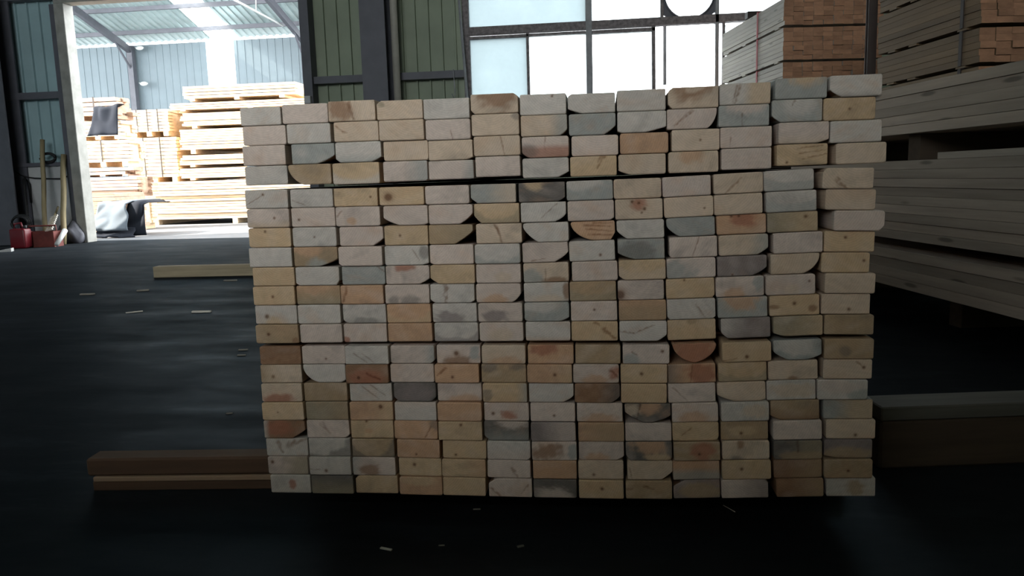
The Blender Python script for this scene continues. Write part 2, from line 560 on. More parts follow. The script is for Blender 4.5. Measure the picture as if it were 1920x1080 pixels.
# ================================================================ NEAR LUMBER STACK
YS = 1.445          # plane of the board ends
ROWS_L = [
 [450,528,615,706,794,882,974,1064,1156,1252,1349,1453,1555],
 [454,537,625,711,798,884,976,1066,1157,1250,1347,1447,1544],
 [455,545,628,718,803,888,978,1071,1162,1259,1350,1459,1556],
 [458,541,623,718,804,891,979,1069,1159,1253,1352,1456,1567],
 [460,543,625,710,796,882,972,1062,1150,1242,1338,1432,1541],
 [463,545,630,719,803,888,976,1064,1153,1245,1339,1436,1547],
 [465,548,636,720,803,892,981,1070,1156,1250,1344,1439,1562],
 [467,550,635,721,805,890,979,1067,1158,1255,1348,1450,1545],
 [474,554,640,723,807,892,981,1072,1160,1250,1345,1445,1540],
 [475,555,639,722,806,892,982,1068,1158,1249,1342,1436,1546],
 [478,558,642,725,810,896,983,1070,1160,1251,1346,1443,1540],
 [481,563,644,727,814,899,985,1071,1161,1252,1352,1450,1545],
 [487,566,648,732,818,903,989,1078,1167,1262,1354,1450,1545],
 [488,568,649,731,815,902,988,1074,1163,1253,1347,1441,1543],
 [490,569,655,738,819,905,991,1077,1164,1253,1345,1438,1532],
 [492,573,656,740,820,907,994,1081,1171,1260,1352,1445,1544],
 [495,574,657,739,822,907,995,1084,1172,1261,1352,1449,1549],
 [498,578,660,744,829,913,997,1085,1173,1263,1354,1450,1545],
 [502,580,661,747,828,913,999,1084,1176,1262,1354,1451,1544],
 [508,585,666,749,830,916,1000,1085,1173,1263,1353,1456,1550]]
ROWS_R = [
 [527,615,704,793,881,972,1062,1154,1249,1348,1446,1552,1654],
 [536,620,710,796,883,974,1064,1155,1250,1345,1443,1543,1643],
 [536,627,715,803,887,976,1067,1160,1254,1350,1448,1555,1654],
 [539,622,712,802,889,976,1067,1157,1249,1348,1447,1553,1663],
 [541,624,708,795,880,968,1060,1150,1241,1334,1432,1527,1638],
 [543,628,714,803,887,974,1062,1152,1243,1339,1431,1532,1643],
 [545,631,719,803,887,979,1067,1154,1246,1342,1438,1535,1658],
 [548,633,718,804,888,976,1066,1154,1247,1346,1442,1544,1641],
 [553,637,722,806,891,977,1067,1159,1249,1343,1439,1538,1632],
 [554,638,720,806,890,977,1067,1156,1246,1341,1434,1530,1642],
 [557,639,724,808,894,980,1068,1158,1250,1343,1440,1538,1633],
 [562,643,726,811,897,982,1070,1159,1251,1344,1446,1544,1639],
 [565,648,730,815,901,986,1076,1164,1256,1345,1447,1542,1639],
 [566,648,730,814,899,987,1073,1161,1252,1343,1439,1535,1636],
 [567,651,735,818,903,989,1076,1163,1251,1343,1437,1531,1627],
 [571,653,738,819,904,992,1079,1168,1258,1348,1443,1538,1638],
 [573,655,738,821,905,992,1080,1171,1260,1349,1442,1542,1643],
 [577,657,740,825,912,995,1082,1171,1261,1351,1444,1542,1637],
 [578,659,742,828,911,995,1082,1170,1262,1351,1447,1543,1636],
 [584,664,746,830,911,998,1082,1170,1261,1352,1442,1546,1643]]
# lines between the courses: pixel heights at seven columns of the stack
XA13 = [450, 625, 718, 800, 890, 978, 1068, 1160, 1255, 1350, 1456, 1560]
T4 = [  # courses 1-4, more anchors
 [202, 190, 189, 186, 177, 177, 176, 169, 164, 157, 147, 142],
 [237, 229, 226, 225, 215, 217, 214, 210, 205, 198, 187.5, 184],
 [274, 267, 265, 264, 256, 257, 255, 250, 243.5, 239, 230, 227],
 [312, 306, 303, 302, 294, 297, 294, 290, 285, 279, 271, 268.5],
 [349, 347, 342, 338, 333, 335, 332, 329, 325.5, 319.5, 312, 309]]
XA5 = [470, 720, 980, 1250, 1545]
TM = [
 [356, 351, 343, 332, 314], [392, 386, 380, 370.5, 354], [428, 423.5, 418, 409.6, 394], [465, 461, 456, 445.5, 433],
 [501.7, 498.5, 494, 485, 473], [537, 534, 531, 523.5, 512], [573, 570, 567.5, 561.7, 551], [608.5, 606.5, 603.7, 601, 590],
 [644, 641.5, 640, 640, 628]]
TB_ = [
 [649, 647.5, 646.5, 646, 634.6], [684.6, 682, 682.5, 683.5, 673.7], [719, 718, 718, 720, 711], [754, 753, 755, 756.7, 749],
 [788, 788, 791, 793, 786.7], [821.7, 822.7, 828, 828, 824], [856, 857, 864, 864, 860], [889, 892, 898, 902, 896],
 [923, 926, 933, 937, 932]]


def course(r, x, c):
    """pixel heights of the top and the bottom of course r at pixel column x"""
    if r < 4:
        i = 0 if c == 0 else c - 1 if c > 1 else None
        out = []
        for q in (r, r + 1):
            y0 = (T4[q][0] + T4[q][1]) / 2 if i is None else T4[q][i]
            xa = ROWS_L[min(q, 3)][c]
            out.append(y0 + (x - xa) * (-.042, -.04, -.038, -.036, -.034)[q])
        return out
    if r < 12:
        return np.interp(x, XA5, TM[r - 4]), np.interp(x, XA5, TM[r - 3])
    return np.interp(x, XA5, TB_[r - 12]), np.interp(x, XA5, TB_[r - 11])


# base tone + marks of every board end, course by course from the top, left to right.
# L/R/T/U: wane at lower left, lower right, upper left, upper right (width, height)
# H: patch, A: stain outside an arc, I: the same upside down, k: knot, s: streak, G/V: sideways / downward change
BOARDS = '''
g|p|c H:n,.22,.45,.32,.7 s:.45,.1,.52,.9,.04|c H:v,.1,.2,.08,.18 T:.1,.2|g|c H:n,.6,.15,.42,.8 L:.08,.22 U:.1,.2|g k:.7,.12,.02|g L:.3,.25 T:.08,.15|g|c H:n,.5,.05,.46,.72 H:c,.5,.02,.24,.3 L:.1,.25 T:.1,.22|g G:y,.45,.65 s:.4,.1,.3,.95,.03 s:.34,.1,.26,.9,.02|b A:b,.55 H:y,.6,.0,.34,.5|g L:.24,.38 V:d,.75,1.2
p|g|c s:.05,.2,.2,.5,.02 s:.2,.5,.32,.55,.02|c|p s:.56,.55,.6,1,.015|c H:d,.95,.12,.12,.22|c G:b,.6,.85 R:.16,.32|b R:.25,.45|g R:.42,.25 L:.12,.12|p R:.2,.97 s:.5,.1,.15,.8,.03|b H:p,.55,.0,.4,.55 s:.46,.4,.47,1,.01|b H:g,.55,.2,.4,.6 L:.18,.32 s:.45,.05,.4,.25,.02|y k:.5,.5,.022
p|b R:.42,.45|g V:b,.55,1 R:.22,.26 L:.1,.2|c|c R:.16,.13|c s:.58,.0,.66,1,.015|p V:r,.35,.6 H:d,.12,.7,.22,.4 L:.16,.28 s:.5,.0,.49,.6,.012|p|o|c k:.6,.5,.02|p s:.2,.5,.2,1,.02|p R:.22,.18 V:c,.5,1|g
g|e L:.36,.95|y A:g,.75|p G:b,.5,.8 R:.05,.1|p G:b,.7,.95|p|g R:.24,.3|y s:.75,.0,.58,.6,.03 s:.68,.0,.6,.3,.03|c L:.26,.25|c H:o,.45,.1,.3,.5|p|y s:.4,.2,.9,.1,.008 s:.45,.45,.95,.3,.008 s:.5,.7,1,.5,.008 k:.2,.85,.02|c
g s:.45,.25,.02,.8,.012 k:.42,.24,.02|g s:.05,.6,.4,.92,.012|y k:.84,.5,.022|y k:.2,.55,.09|p|b G:c,.3,.8 L:.14,.3|d H:y,.35,.08,.22,.36 R:.16,.22|b V:b,.3,1 H:g,.3,.1,.5,.4|c|p|c s:.56,.25,.22,1,.022|g A:b,.6|c T:.1,.25 s:.28,.6,.48,1,.05
p V:y,.6,1.1 k:.65,.5,.024|p k:.17,.62,.025|p s:.04,.45,.14,.2,.03 H:o,.35,.7,.12,.25|p L:.36,.42 R:.1,.1|p R:.3,.62|y A:v,.85,.5,.5 L:.16,.42|g R:.26,.42 s:.8,.1,.45,.8,.015|p R:.1,.16|c H:r,.5,.25,.2,.3 k:.36,.12,.03 k:.5,.2,.03 k:.62,.5,.03 k:.56,.68,.02|c k:.82,.6,.02|c|g A:b,.68|c
y k:.4,.18,.024|g k:.5,.5,.018|p R:.25,.4|y k:.36,.5,.024|e R:.42,.72 G:v,.0,1.2|c s:.44,.1,.56,.95,.03 s:.4,.0,.5,.5,.02|g L:.32,.82|o L:.5,.95 R:.1,.4 s:.3,.2,.9,.3,.02 s:.35,.4,.95,.55,.02 s:.4,.7,.95,.75,.02 s:.5,.1,.95,.12,.015|g L:.22,.5|b L:.26,.62|o H:r,.55,.25,.3,.4 k:.3,.05,.03 k:.45,.05,.03|v G:y,.1,.7 k:.76,.25,.03|p U:.04,.1 R:.1,.3
g|e H:o,.35,.1,.4,.4 H:b,.55,.95,.3,.4 R:.42,.42|p L:.08,.16|g s:.64,.2,.8,.8,.012 H:d,.9,.4,.12,.4 R:.16,.1|p L:.1,.1|g A:b,.85|p R:.3,.52 s:.2,.92,.5,.8,.012|g k:.68,.72,.026|b V:b,.0,1 L:.36,.36 H:d,.4,.6,.5,.5|p s:.62,.0,.48,1,.018 L:.06,.12|c G:b,.6,.95 R:.22,.36|p|y k:.42,.3,.026
y|g L:.08,.14 R:.08,.3|b A:b,.75 s:.82,.0,1,.3,.018|p H:r,.45,.1,.25,.25 R:.24,.34|y L:.18,.32|p H:c,.6,.7,.2,.3|c H:b,.15,.8,.35,.45 H:n,.7,.9,.3,.2 s:.5,.3,.48,.9,.015|p|y A:c,.6 L:.14,.26|p H:b,.15,.65,.45,.55|u R:.3,.46 k:.3,.92,.02|c R:.36,.96|y k:.88,.4,.026
y k:.47,.55,.026|e H:o,.4,.0,.6,.45 V:v,.5,.9|o s:.15,.1,.05,.9,.03|p H:d,.55,.95,.24,.42 H:d,.2,.9,.12,.3|g s:.36,.0,.34,1,.05 L:.12,.22 R:.1,.16|p H:o,.4,.9,.3,.35 R:.2,.52|g H:n,.97,.5,.1,.6 H:c,.5,.9,.4,.3|e A:v,.7|p k:.05,.72,.1|y R:.05,.2 k:.38,.06,.02|p H:o,.4,.85,.25,.4 H:b,.9,.4,.14,.5|p H:c,.5,.7,.2,.3 k:.88,.35,.02|c
g k:.28,.6,.045 H:y,.5,1,.3,.45|g|g L:.13,.22 H:d,.5,.9,.4,.2|o A:y,.85|g H:u,.4,.8,.4,.4|p H:u,.4,.7,.3,.35|b R:.2,.24 L:.08,.14 H:g,.4,.2,.5,.4|p k:.51,.42,.024|o V:e,.0,.4|g s:.6,.3,.78,.9,.018 L:.06,.16 R:.06,.12|b H:o,.45,.05,.4,.66|y k:.5,.4,.034 H:n,.86,.7,.1,.2 H:n,.1,.55,.12,.12|c k:.57,.75,.03
e k:.3,.5,.035 H:n,.92,.85,.08,.2|p|p H:r,.05,.85,.08,.2|o|g A:u,.8|p H:c,.45,.65,.3,.4|g V:o,.7,1.1|y s:.5,.05,.62,.2,.03 s:.7,.4,.92,.9,.05|g s:.0,.5,.3,.6,.02 s:.3,.6,.75,.2,.02 R:.2,.36|y H:e,.5,.1,.1,.15|u G:g,.6,.1 L:.14,.36 V:u,.5,1|v L:.22,.2 G:y,.4,1|e
n|p k:.55,.7,.02|g s:.2,.4,.5,.9,.01 s:.4,.4,.65,.9,.01|p G:b,.7,.95 R:.1,.22|p k:.45,.45,.05 H:n,.45,.85,.35,.35 H:b,.88,.5,.14,.4|c H:o,.5,.9,.4,.3|o H:r,.35,.2,.34,.45|e|p H:b,.2,.75,.2,.4 s:.2,.4,.3,.55,.02 k:.85,.35,.03|o H:r,.5,.4,.6,.8 L:.5,1 R:.5,.98|y k:.5,.74,.035 s:.0,.92,.3,.8,.015|b H:g,.5,.2,.5,.6 L:.32,.5 R:.3,.28|e H:d,.42,.6,.14,.3
c k:.3,.65,.035 G:e,.6,.0|g L:.36,.92 R:.12,.16|n H:r,.5,.75,.42,.5 k:.3,.7,.04 s:.5,.5,.8,.8,.03|p L:.05,.1|o k:.4,.68,.028 s:.25,.2,.05,.6,.03|e H:d,.15,.2,.2,.25 H:d,.8,.15,.25,.2|o G:y,.5,1 k:.62,.55,.034|p H:r,.9,.5,.14,.4 H:o,.5,.85,.3,.3 s:.8,.3,.98,.7,.03|y k:.45,.5,.034|o G:d,.35,.05 H:r,.7,.5,.35,.6 s:.52,.0,.46,1,.015|y A:v,.8|c H:n,.5,.92,.14,.12|c s:.68,.1,.82,.4,.02 k:.83,.4,.03
c H:r,.42,.85,.36,.4|e|g s:.3,.2,.7,.9,.01 s:.5,.1,.85,.7,.01|d H:u,.5,.5,.6,.7 L:.14,.3 R:.14,.3|p H:o,.6,.9,.4,.3|y G:b,.75,1 H:d,.1,.7,.12,.4|g R:.24,.4|n G:d,.5,.9 R:.2,.4|y|p s:.1,.2,.4,.9,.01|c L:.36,.4 R:.1,.1|g H:c,.5,.5,.5,.4|g H:b,.85,.8,.25,.3 H:p,.4,.3,.4,.4
y k:.38,.55,.015|v G:e,.2,1|o G:y,.4,.9 k:.72,.25,.045|p V:g,.0,.4|o|p k:.2,.6,.034 H:r,.55,.7,.2,.3|p k:.53,.68,.024|p H:o,.5,.85,.4,.3|d H:c,.15,.3,.2,.4 H:o,.55,.2,.26,.4 L:.4,.62 R:.4,.42 s:.34,.0,.25,1,.02|p H:o,.5,.8,.35,.35|g H:c,.7,.5,.3,.4|e V:n,.3,1 L:.22,.26|b G:y,.2,.6
n H:r,.35,.4,.4,.5 R:.32,.5 G:g,.15,.02|p s:.35,.2,.55,.7,.05 R:.1,.24|y H:o,.4,.6,.12,.15 k:.38,.05,.025|o H:d,.95,.2,.14,.35 s:.85,.3,.7,.9,.02|y k:.52,.16,.03|d H:p,.65,.05,.4,.4 V:b,.3,1.2 L:.12,.28|u G:p,.2,.7|o G:e,.0,.5|p|y s:.42,.3,.2,.68,.018 R:.05,.3|e H:y,.5,.5,.3,.3 k:.43,.65,.03|p|c k:.6,.8,.03
g s:.3,.25,.38,.8,.05 s:.55,.4,.95,.05,.06|g A:d,.9,.3|e A:d,.95,.5,.45|o k:.45,.8,.02|y k:.3,.8,.026|g V:p,.2,.8 R:.08,.2|p H:n,.35,.5,.35,.6 H:b,.92,.6,.12,.5|p H:o,.4,.9,.35,.3 R:.16,.24 L:.05,.1|d H:o,.5,.1,.34,.62 H:y,.7,.85,.3,.2 L:.1,.4 R:.06,.2|e H:r,.62,.5,.26,.5 k:.55,.65,.03|c H:n,.4,.18,.1,.3 H:d,.3,.95,.2,.2|d G:v,.3,.7 H:e,.6,.9,.5,.35 s:.5,.0,.5,.6,.03|u H:e,.5,.8,.6,.4 L:.32,.16
p G:v,.35,.75 k:.12,.3,.035|g k:.4,.76,.034 s:.02,.66,.26,.72,.014|p G:b,.25,.0 H:n,.4,.75,.24,.4|y k:.37,.36,.035|y G:o,.5,1|p s:.58,.45,.7,.95,.04|o|c k:.34,.75,.028|c R:.25,.46 s:.05,.4,.1,.9,.02|o V:b,.35,.7|y k:.4,.45,.03|n G:e,.2,.8|e k:.5,.6,.03
g H:r,.55,.5,.1,.3|d V:v,.0,.8|y T:.12,.2|o T:.06,.1 H:y,.5,.2,.4,.3|y|p T:.22,.32 s:.04,.5,.26,.95,.03 s:.92,.3,.76,.8,.02|d I:d,.62 H:p,.5,1,.36,.62|y k:.52,.45,.034|e s:.4,.3,.6,.45,.03 s:.05,.5,.15,.45,.03|u T:.26,.36 H:e,.6,.6,.5,.5|p G:u,.2,.8 U:.12,.2|n G:e,.3,.9|g H:e,.6,.6,.2,.5
'''
TONE = {'p': (210, 193, 180), 'g': (204, 196, 186), 'c': (208, 187, 164), 'y': (204, 177, 143), 'o': (200, 162, 130),
        'b': (164, 165, 159), 'n': (146, 112, 86), 'r': (168, 112, 88), 'd': (110, 104, 98), 'u': (140, 128, 124),
        'v': (160, 147, 124), 'e': (174, 150, 120)}
LT = {k: np.array(lin(v)) for k, v in TONE.items()}
WORD = {'p': 'pinkish-white', 'g': 'pale grey', 'c': 'cream', 'y': 'yellowish', 'o': 'orange-tan', 'b': 'blue-grey', 'n': 'brown',
        'r': 'red-brown', 'd': 'dark grey', 'u': 'mauve-grey', 'v': 'olive-grey', 'e': 'dull tan'}
ORD = ['', 'first', 'second', 'third', 'fourth', 'fifth', 'sixth', 'seventh', 'eighth', 'ninth', 'tenth', 'eleventh', 'twelfth',
       'thirteenth', 'fourteenth', 'fifteenth', 'sixteenth', 'seventeenth', 'eighteenth', 'nineteenth', 'twentieth']


def wood_end():
    m = bpy.data.materials.new('sawn_board')
    m.use_nodes = True
    nt = m.node_tree
    N, L = nt.nodes, nt.links
    b = N['Principled BSDF']
    b.inputs['Roughness'].default_value = .82
    b.inputs['Specular IOR Level'].default_value = .25
    at = N.new('ShaderNodeAttribute')
    at.attribute_name = 'tone'
    tc = N.new('ShaderNodeTexCoord')
    oi = N.new('ShaderNodeObjectInfo')
    cv = N.new('ShaderNodeCombineXYZ')
    ma = N.new('ShaderNodeMath')
    ma.operation = 'MULTIPLY_ADD'
    ma.inputs[1].default_value = .16
    ma.inputs[2].default_value = -.08
    L.new(oi.outputs['Random'], ma.inputs[0])
    L.new(ma.outputs[0], cv.inputs['X'])
    cv.inputs['Z'].default_value = -.065
    ad = N.new('ShaderNodeVectorMath')
    L.new(tc.outputs['Object'], ad.inputs[0])
    L.new(cv.outputs[0], ad.inputs[1])
    wv = N.new('ShaderNodeTexWave')
    wv.wave_type = 'RINGS'
    wv.rings_direction = 'Y'
    wv.inputs['Scale'].default_value = 75
    wv.inputs['Distortion'].default_value = 2.5
    wv.inputs['Detail'].default_value = 2
    wv.inputs['Detail Scale'].default_value = 1.5
    L.new(ad.outputs[0], wv.inputs['Vector'])
    nz = N.new('ShaderNodeTexNoise')
    nz.inputs['Scale'].default_value = 160
    nz.inputs['Detail'].default_value = 4
    L.new(ad.outputs[0], nz.inputs['Vector'])
    s1 = N.new('ShaderNodeMapRange')
    s1.inputs['To Min'].default_value = .94
    s1.inputs['To Max'].default_value = 1.03
    L.new(wv.outputs['Fac'], s1.inputs['Value'])
    s2 = N.new('ShaderNodeMapRange')
    s2.inputs['To Min'].default_value = .9
    s2.inputs['To Max'].default_value = 1.1
    L.new(nz.outputs['Fac'], s2.inputs['Value'])
    mm = N.new('ShaderNodeMath')
    mm.operation = 'MULTIPLY'
    L.new(s1.outputs[0], mm.inputs[0])
    L.new(s2.outputs[0], mm.inputs[1])
    sc_ = N.new('ShaderNodeVectorMath')
    sc_.operation = 'SCALE'
    L.new(at.outputs['Color'], sc_.inputs[0])
    L.new(mm.outputs[0], sc_.inputs['Scale'])
    L.new(sc_.outputs[0], b.inputs['Base Color'])
    bp = N.new('ShaderNodeBump')
    bp.inputs['Strength'].default_value = .15
    bp.inputs['Distance'].default_value = .001
    L.new(nz.outputs['Fac'], bp.inputs['Height'])
    L.new(bp.outputs[0], b.inputs['Normal'])
    return m


M_board = wood_end()
SN = np.array([0, .008, .02, .04] + list(np.linspace(.06, .94, 47)) + [.96, .98, .992, 1])
NM = 22
LEN = 3.0


def sm(a, b, x):
    t = np.clip((x - a) / (b - a), 0, 1)
    return t * t * (3 - 2 * t)


def parse(t):
    base, *marks = t.split()
    out = []
    for q in marks:
        k, a = q.split(':')
        a = a.split(',')
        out.append((k, [float(v) if v not in TONE else v for v in a]))
    return base, out


def paint(base, marks, s, v, seed):
    """colour of the sawn end at s (0..1 to the right), v (0..1 downwards)"""
    g = np.random.default_rng(seed)
    wob = np.zeros_like(s)
    wob2 = np.zeros_like(s)
    for i in range(5):
        a = g.normal(size=3)
        wob += np.sin(s * a[0] * 7 + v * a[1] * 4 + a[2] * 3) / 5
        a = g.normal(size=3)
        wob2 += np.sin(s * a[0] * 16 + v * a[1] * 9 + a[2] * 3) / 5
    wob3 = np.zeros_like(s)
    for i in range(6):
        a = g.normal(size=3)
        wob3 += np.sin(s * a[0] * 34 + v * a[1] * 15 + a[2] * 3) / 6
    c = np.broadcast_to(LT[base], s.shape + (3,)).copy()
    tw = LT['d'] if g.random() < .4 else LT['o']
    c += (tw - c) * (np.clip(wob + .35 * wob3, 0, 1) * .36)[..., None]
    c += (LT['p'] * 1.05 - c) * (np.clip(-wob - .2 * wob3, 0, 1) * .3)[..., None]
    c *= (1 + .09 * wob2 + np.clip(g.normal(), -1.5, 1.5) * .035)[..., None]

    def mix(col, m, k=1.0):
        nonlocal c
        c = c + (LT[col] * (1 + .08 * wob2)[..., None] - c) * (np.clip(m, 0, 1) * k)[..., None]
    for k, a in marks:
        if k == 'H':
            col, cx, cy, rx, ry = a
            d = np.sqrt(((s - cx) / rx) ** 2 + ((v - cy) / ry) ** 2) + wob * .3 + wob2 * .2 + wob3 * .2
            mix(col, 1 - sm(.55, 1.2, d), .55 if col == 'd' else .8)
        elif k in 'AI' and len(a) >= 2:
            col, ry = a[0], a[1]
            cx = a[2] if len(a) > 2 else .5
            rx = a[3] if len(a) > 3 else .6
            d = np.sqrt(((s - cx) / rx) ** 2 + ((v - (0 if k == 'A' else 1)) / ry) ** 2) + wob * .16 + wob3 * .08
            mix(col, sm(.9, 1.12, d), .62)
        elif k == 'k':
            x, y, r = a
            d = np.sqrt((s - x) ** 2 + ((v - y) / 2.35) ** 2) / r
            mix('n', 1 - sm(.8, 2.4, d), .5)
            dark = (1 - sm(.6, 1.25, d)) * .75
            c = c * (1 - dark[..., None] * np.array([.75, .85, .9]))
        elif k == 's':
            x0, y0, x1, y1 = a[:4]
            w = max(.014, a[4] if len(a) > 4 else .02)
            px, py = s, v / 2.35
            ax, ay, bx_, by = x0, y0 / 2.35, x1, y1 / 2.35
            L2 = (bx_ - ax) ** 2 + (by - ay) ** 2 + 1e-9
            t = np.clip(((px - ax) * (bx_ - ax) + (py - ay) * (by - ay)) / L2, 0, 1)
            off = (wob2 * .5 + wob3) * w * .9
            nl = math.sqrt(L2)
            nx_, ny_ = -(by - ay) / nl, (bx_ - ax) / nl
            d = np.sqrt((px - ax - t * (bx_ - ax) + nx_ * off) ** 2 + (py - ay - t * (by - ay) + ny_ * off) ** 2) / (w * (1.15 - .5 * t))
            m = (1 - sm(.25, 1.5, d)) * np.clip(.85 + wob3 * .8, .3, 1)
            c = c * (1 - m[..., None] * np.array([.42, .52, .58]))
        elif k == 'G':
            col, x0, x1 = a
            t = np.clip((s - x0) / (x1 - x0) + wob * .2, 0, 1)
            mix(col, t, .72)
        elif k == 'V':
            col, y0, y1 = a
            t = np.clip((v - y0) / (y1 - y0) + wob * .2, 0, 1)
            mix(col, t, .72)
    # whiskery, lighter sawn rim
    return np.clip(c, .01, .95)


def board_mesh(base, marks, w, h, seed):
    g = np.random.default_rng(seed + 999)
    bot = np.zeros(len(SN))
    top = np.full(len(SN), h)
    x = SN * w

    def corner(arr, xx, ww, hh, sgn, k=.62):
        t = np.clip(1 - xx / ww, 0, 1)
        f = k * (1 - np.sqrt(np.clip(1 - t * t, 0, 1))) + (1 - k) * t
        np.copyto(arr, np.maximum(arr, hh * f) if sgn > 0 else np.minimum(arr, h - hh * f))
    r = .0022 + .0022 * g.random()
    for sg, arr in ((1, bot), (-1, top)):
        corner(arr, x, r, r, sg, 1)
        corner(arr, w - x, r, r, sg, 1)
    for k, a in marks:
        if k in 'LRTU':
            ww, hh = a[0] * w, min(a[1], .985) * h
            xx = x if k in 'LT' else w - x
            kk = .36 + .1 * g.normal()
            if max(a) > .9:
                kk = .8
            corner(bot if k in 'LR' else top, xx, ww, hh, 1 if k in 'LR' else -1, kk)
    bot = np.minimum(bot, top - .0006)
    n = len(SN)
    vv = np.linspace(0, 1, NM + 1)                    # 0 bottom .. 1 top
    X = np.repeat(x[:, None], NM + 1, 1)
    Z = bot[:, None] + (top - bot)[:, None] * vv[None, :]
    Y = g.normal(size=X.shape) * .00012
    Y[:, 0] = Y[:, -1] = Y[0] = Y[-1] = .0014
    front = np.stack([X, Y, Z], -1).reshape(-1, 3)
    col = paint(base, marks, X / w, 1 - Z / h, seed).reshape(-1, 3)
    idx = lambda i, j: i * (NM + 1) + j
    faces = []
    for i in range(n - 1):
        for j in range(NM):
            faces.append((idx(i, j), idx(i + 1, j), idx(i + 1, j + 1), idx(i, j + 1)))
    ring = [idx(i, 0) for i in range(n)] + [idx(n - 1, j) for j in range(1, NM + 1)] + [idx(i, NM) for i in range(n - 2, -1, -1)] + [idx(0, j) for j in range(NM - 1, 0, -1)]
    rv = front[ring]
    f0 = rv.copy()
    f1 = rv.copy()
    f1[:, 1] = LEN
    verts = np.concatenate([front, f0, f1])
    sidec = LT[base] * .92
    wan = LT['n'] * .7
    cs = np.broadcast_to(sidec, (len(ring), 3)).copy()
    # bark-brown wane faces
    for q, (vx_, _, vz_) in enumerate(rv):
        if .004 < vz_ < h - .004 and .0012 < vx_ < w - .0012:
            cs[q] = wan
    colors = np.concatenate([col, cs, cs])
    nf, nr = len(front), len(ring)
    for q in range(nr):
        a, b = nf + q, nf + (q + 1) % nr
        faces.append((b, a, a + nr, b + nr))
    faces.append(tuple(range(nf + 2 * nr - 1, nf + nr - 1, -1)))
    me = bpy.data.meshes.new('lumber_board')
    me.from_pydata(verts.tolist(), [], faces)
    at = me.color_attributes.new('tone', 'FLOAT_COLOR', 'POINT')
    at.data.foreach_set('color', np.concatenate([colors, np.ones((len(colors), 1))], 1).astype(np.float32).ravel())
    me.materials.append(M_board)
    return me


def describe(base, marks):
    ks = {k: a for k, a in marks}
    w = WORD[base]
    wan = [k for k, a in marks if k in 'LRTU' and a[0] * a[1] > .03]
    if 'H' in ks and ks['H'][0] in 'nro' and ks['H'][3] > .2:
        return f'{w} board end with {WORD[ks["H"][0]]} patch'
    if len(wan) >= 2 and 'L' in wan and 'R' in wan:
        return f'{w} board end with both lower corners rounded'
    if 'L' in wan:
        return f'{w} board end with bark-edged lower left'
    if 'R' in wan:
        return f'{w} board end with bark-edged lower right'
    if 'T' in wan:
        return f'{w} board end with cut upper left'
    if 'k' in ks:
        return f'{w} board end with dark knot'
    if 'A' in ks:
        return f'{w} board end with curved stain'
    if 's' in ks:
        return f'{w} board end with dark streak'
    if 'G' in ks or 'V' in ks or 'H' in ks:
        return f'{w} board end with shaded stain'
    return f'plain {w} board end'


rows = [r for r in BOARDS.strip().split('\n')]
assert len(rows) == 20
stack_bottom = []
for r, line in enumerate(rows):
    cells = line.split('|')
    assert len(cells) == 13, (r, len(cells))
    for c, t in enumerate(cells):
        base, marks = parse(t.strip())
        xl, xr = ROWS_L[r][c], ROWS_R[r][c]
        tl, bl = course(r, xl, c)
        tr, br = course(r, xr, c)
        BL, BR, TL, TR = U(xl, bl, y=YS), U(xr, br, y=YS), U(xl, tl, y=YS), U(xr, tr, y=YS)
        gap = .0012
        w = ((BR - BL).length + (TR - TL).length) / 2 - gap
        h = ((TL - BL).length + (TR - BR).length) / 2 - gap
        ang = math.atan2((BR - BL).z + (TR - TL).z, (BR - BL).x + (TR - TL).x)
        me = board_mesh(base, marks, w, h, r * 13 + c + 1)
        y = YS + random.gauss(0, .0018)
        xb = (BL.x + TL.x) / 2
        o = obj('lumber_board', me, None, (xb + gap / 2, y, BL.z + gap / 2), (0, -ang, 0))
        rw = 'top row' if r == 0 else 'bottom row' if r == 19 else f'{ORD[r + 1]} row from top'
        o['label'] = f'{describe(base, marks)}, {rw}, {ORD[c + 1]} from left'
        o['category'] = 'board'
        o['group'] = 'boards of the near lumber stack'
        if r == 19:
            stack_bottom.append(BL.z)
ZB = min(stack_bottom) - .004
# thin laths between the three tiers
zt1 = [U(470, 352.5, y=YS).z, U(1560, 311.5, y=YS).z]
zt2 = [U(490, 646.5, y=YS).z, U(1560, 631.5, y=YS).z]
xs0, xs1 = U(470, 350, y=YS).x, U(1630, 350, y=YS).x
for zz, ys_, who in ((zt1, (.5, 1.5, 2.7), 'upper'), (zt2, (.05, 1.4, 2.7), 'lower')):
    for i, yy in enumerate(ys_):
        a = math.atan2(zz[1] - zz[0], xs1 - xs0)
        bm = bmesh.new()
        box(bm, 0, xs1 - xs0 - .02, 0, .04, -.0022, .0022)
        thing('lath', f'thin brown lath in the {who} gap of the near stack, {("nearest", "middle", "farthest")[i]} of three', 'lath',
              (xs0, YS + yy, zz[0]), (0, -a, 0), 'laths of the near stack', mesh_of(bm, 'lath', M_bearer))

# bearers under the stack (each a brown timber, a light batten and a thinner timber)
lb = U(165, 927, z=0)


def bearer(x0, x1, y, ztop, label, a=0.0):
    o = thing('bearer', label, 'timber', (x0, y, 0), (0, 0, a), group='bearers under the near stack')
    L_ = x1 - x0
    bxo('lower_timber', (0, L_, 0, .09, 0, ztop * .29), M_bearer, o, .002)
    bxo('batten', (.004, L_, -.004, .088, ztop * .29 + .0004, ztop * .45), M_bearer_l, o, .002)
    bxo('upper_timber', (-.012, L_, .0, .06, ztop * .45 + .0004, ztop), M_bearer, o, .005)
    return o


bearer(lb.x, .53, lb.y + .02, ZB, 'brown bearer with a light batten sticking out left of the near stack', .075)
bearer(-.62, .5, 3.0, ZB, 'brown bearer hidden under the middle of the near stack')
bearer(-.62, .5, 4.2, ZB, 'brown bearer hidden under the far end of the near stack')

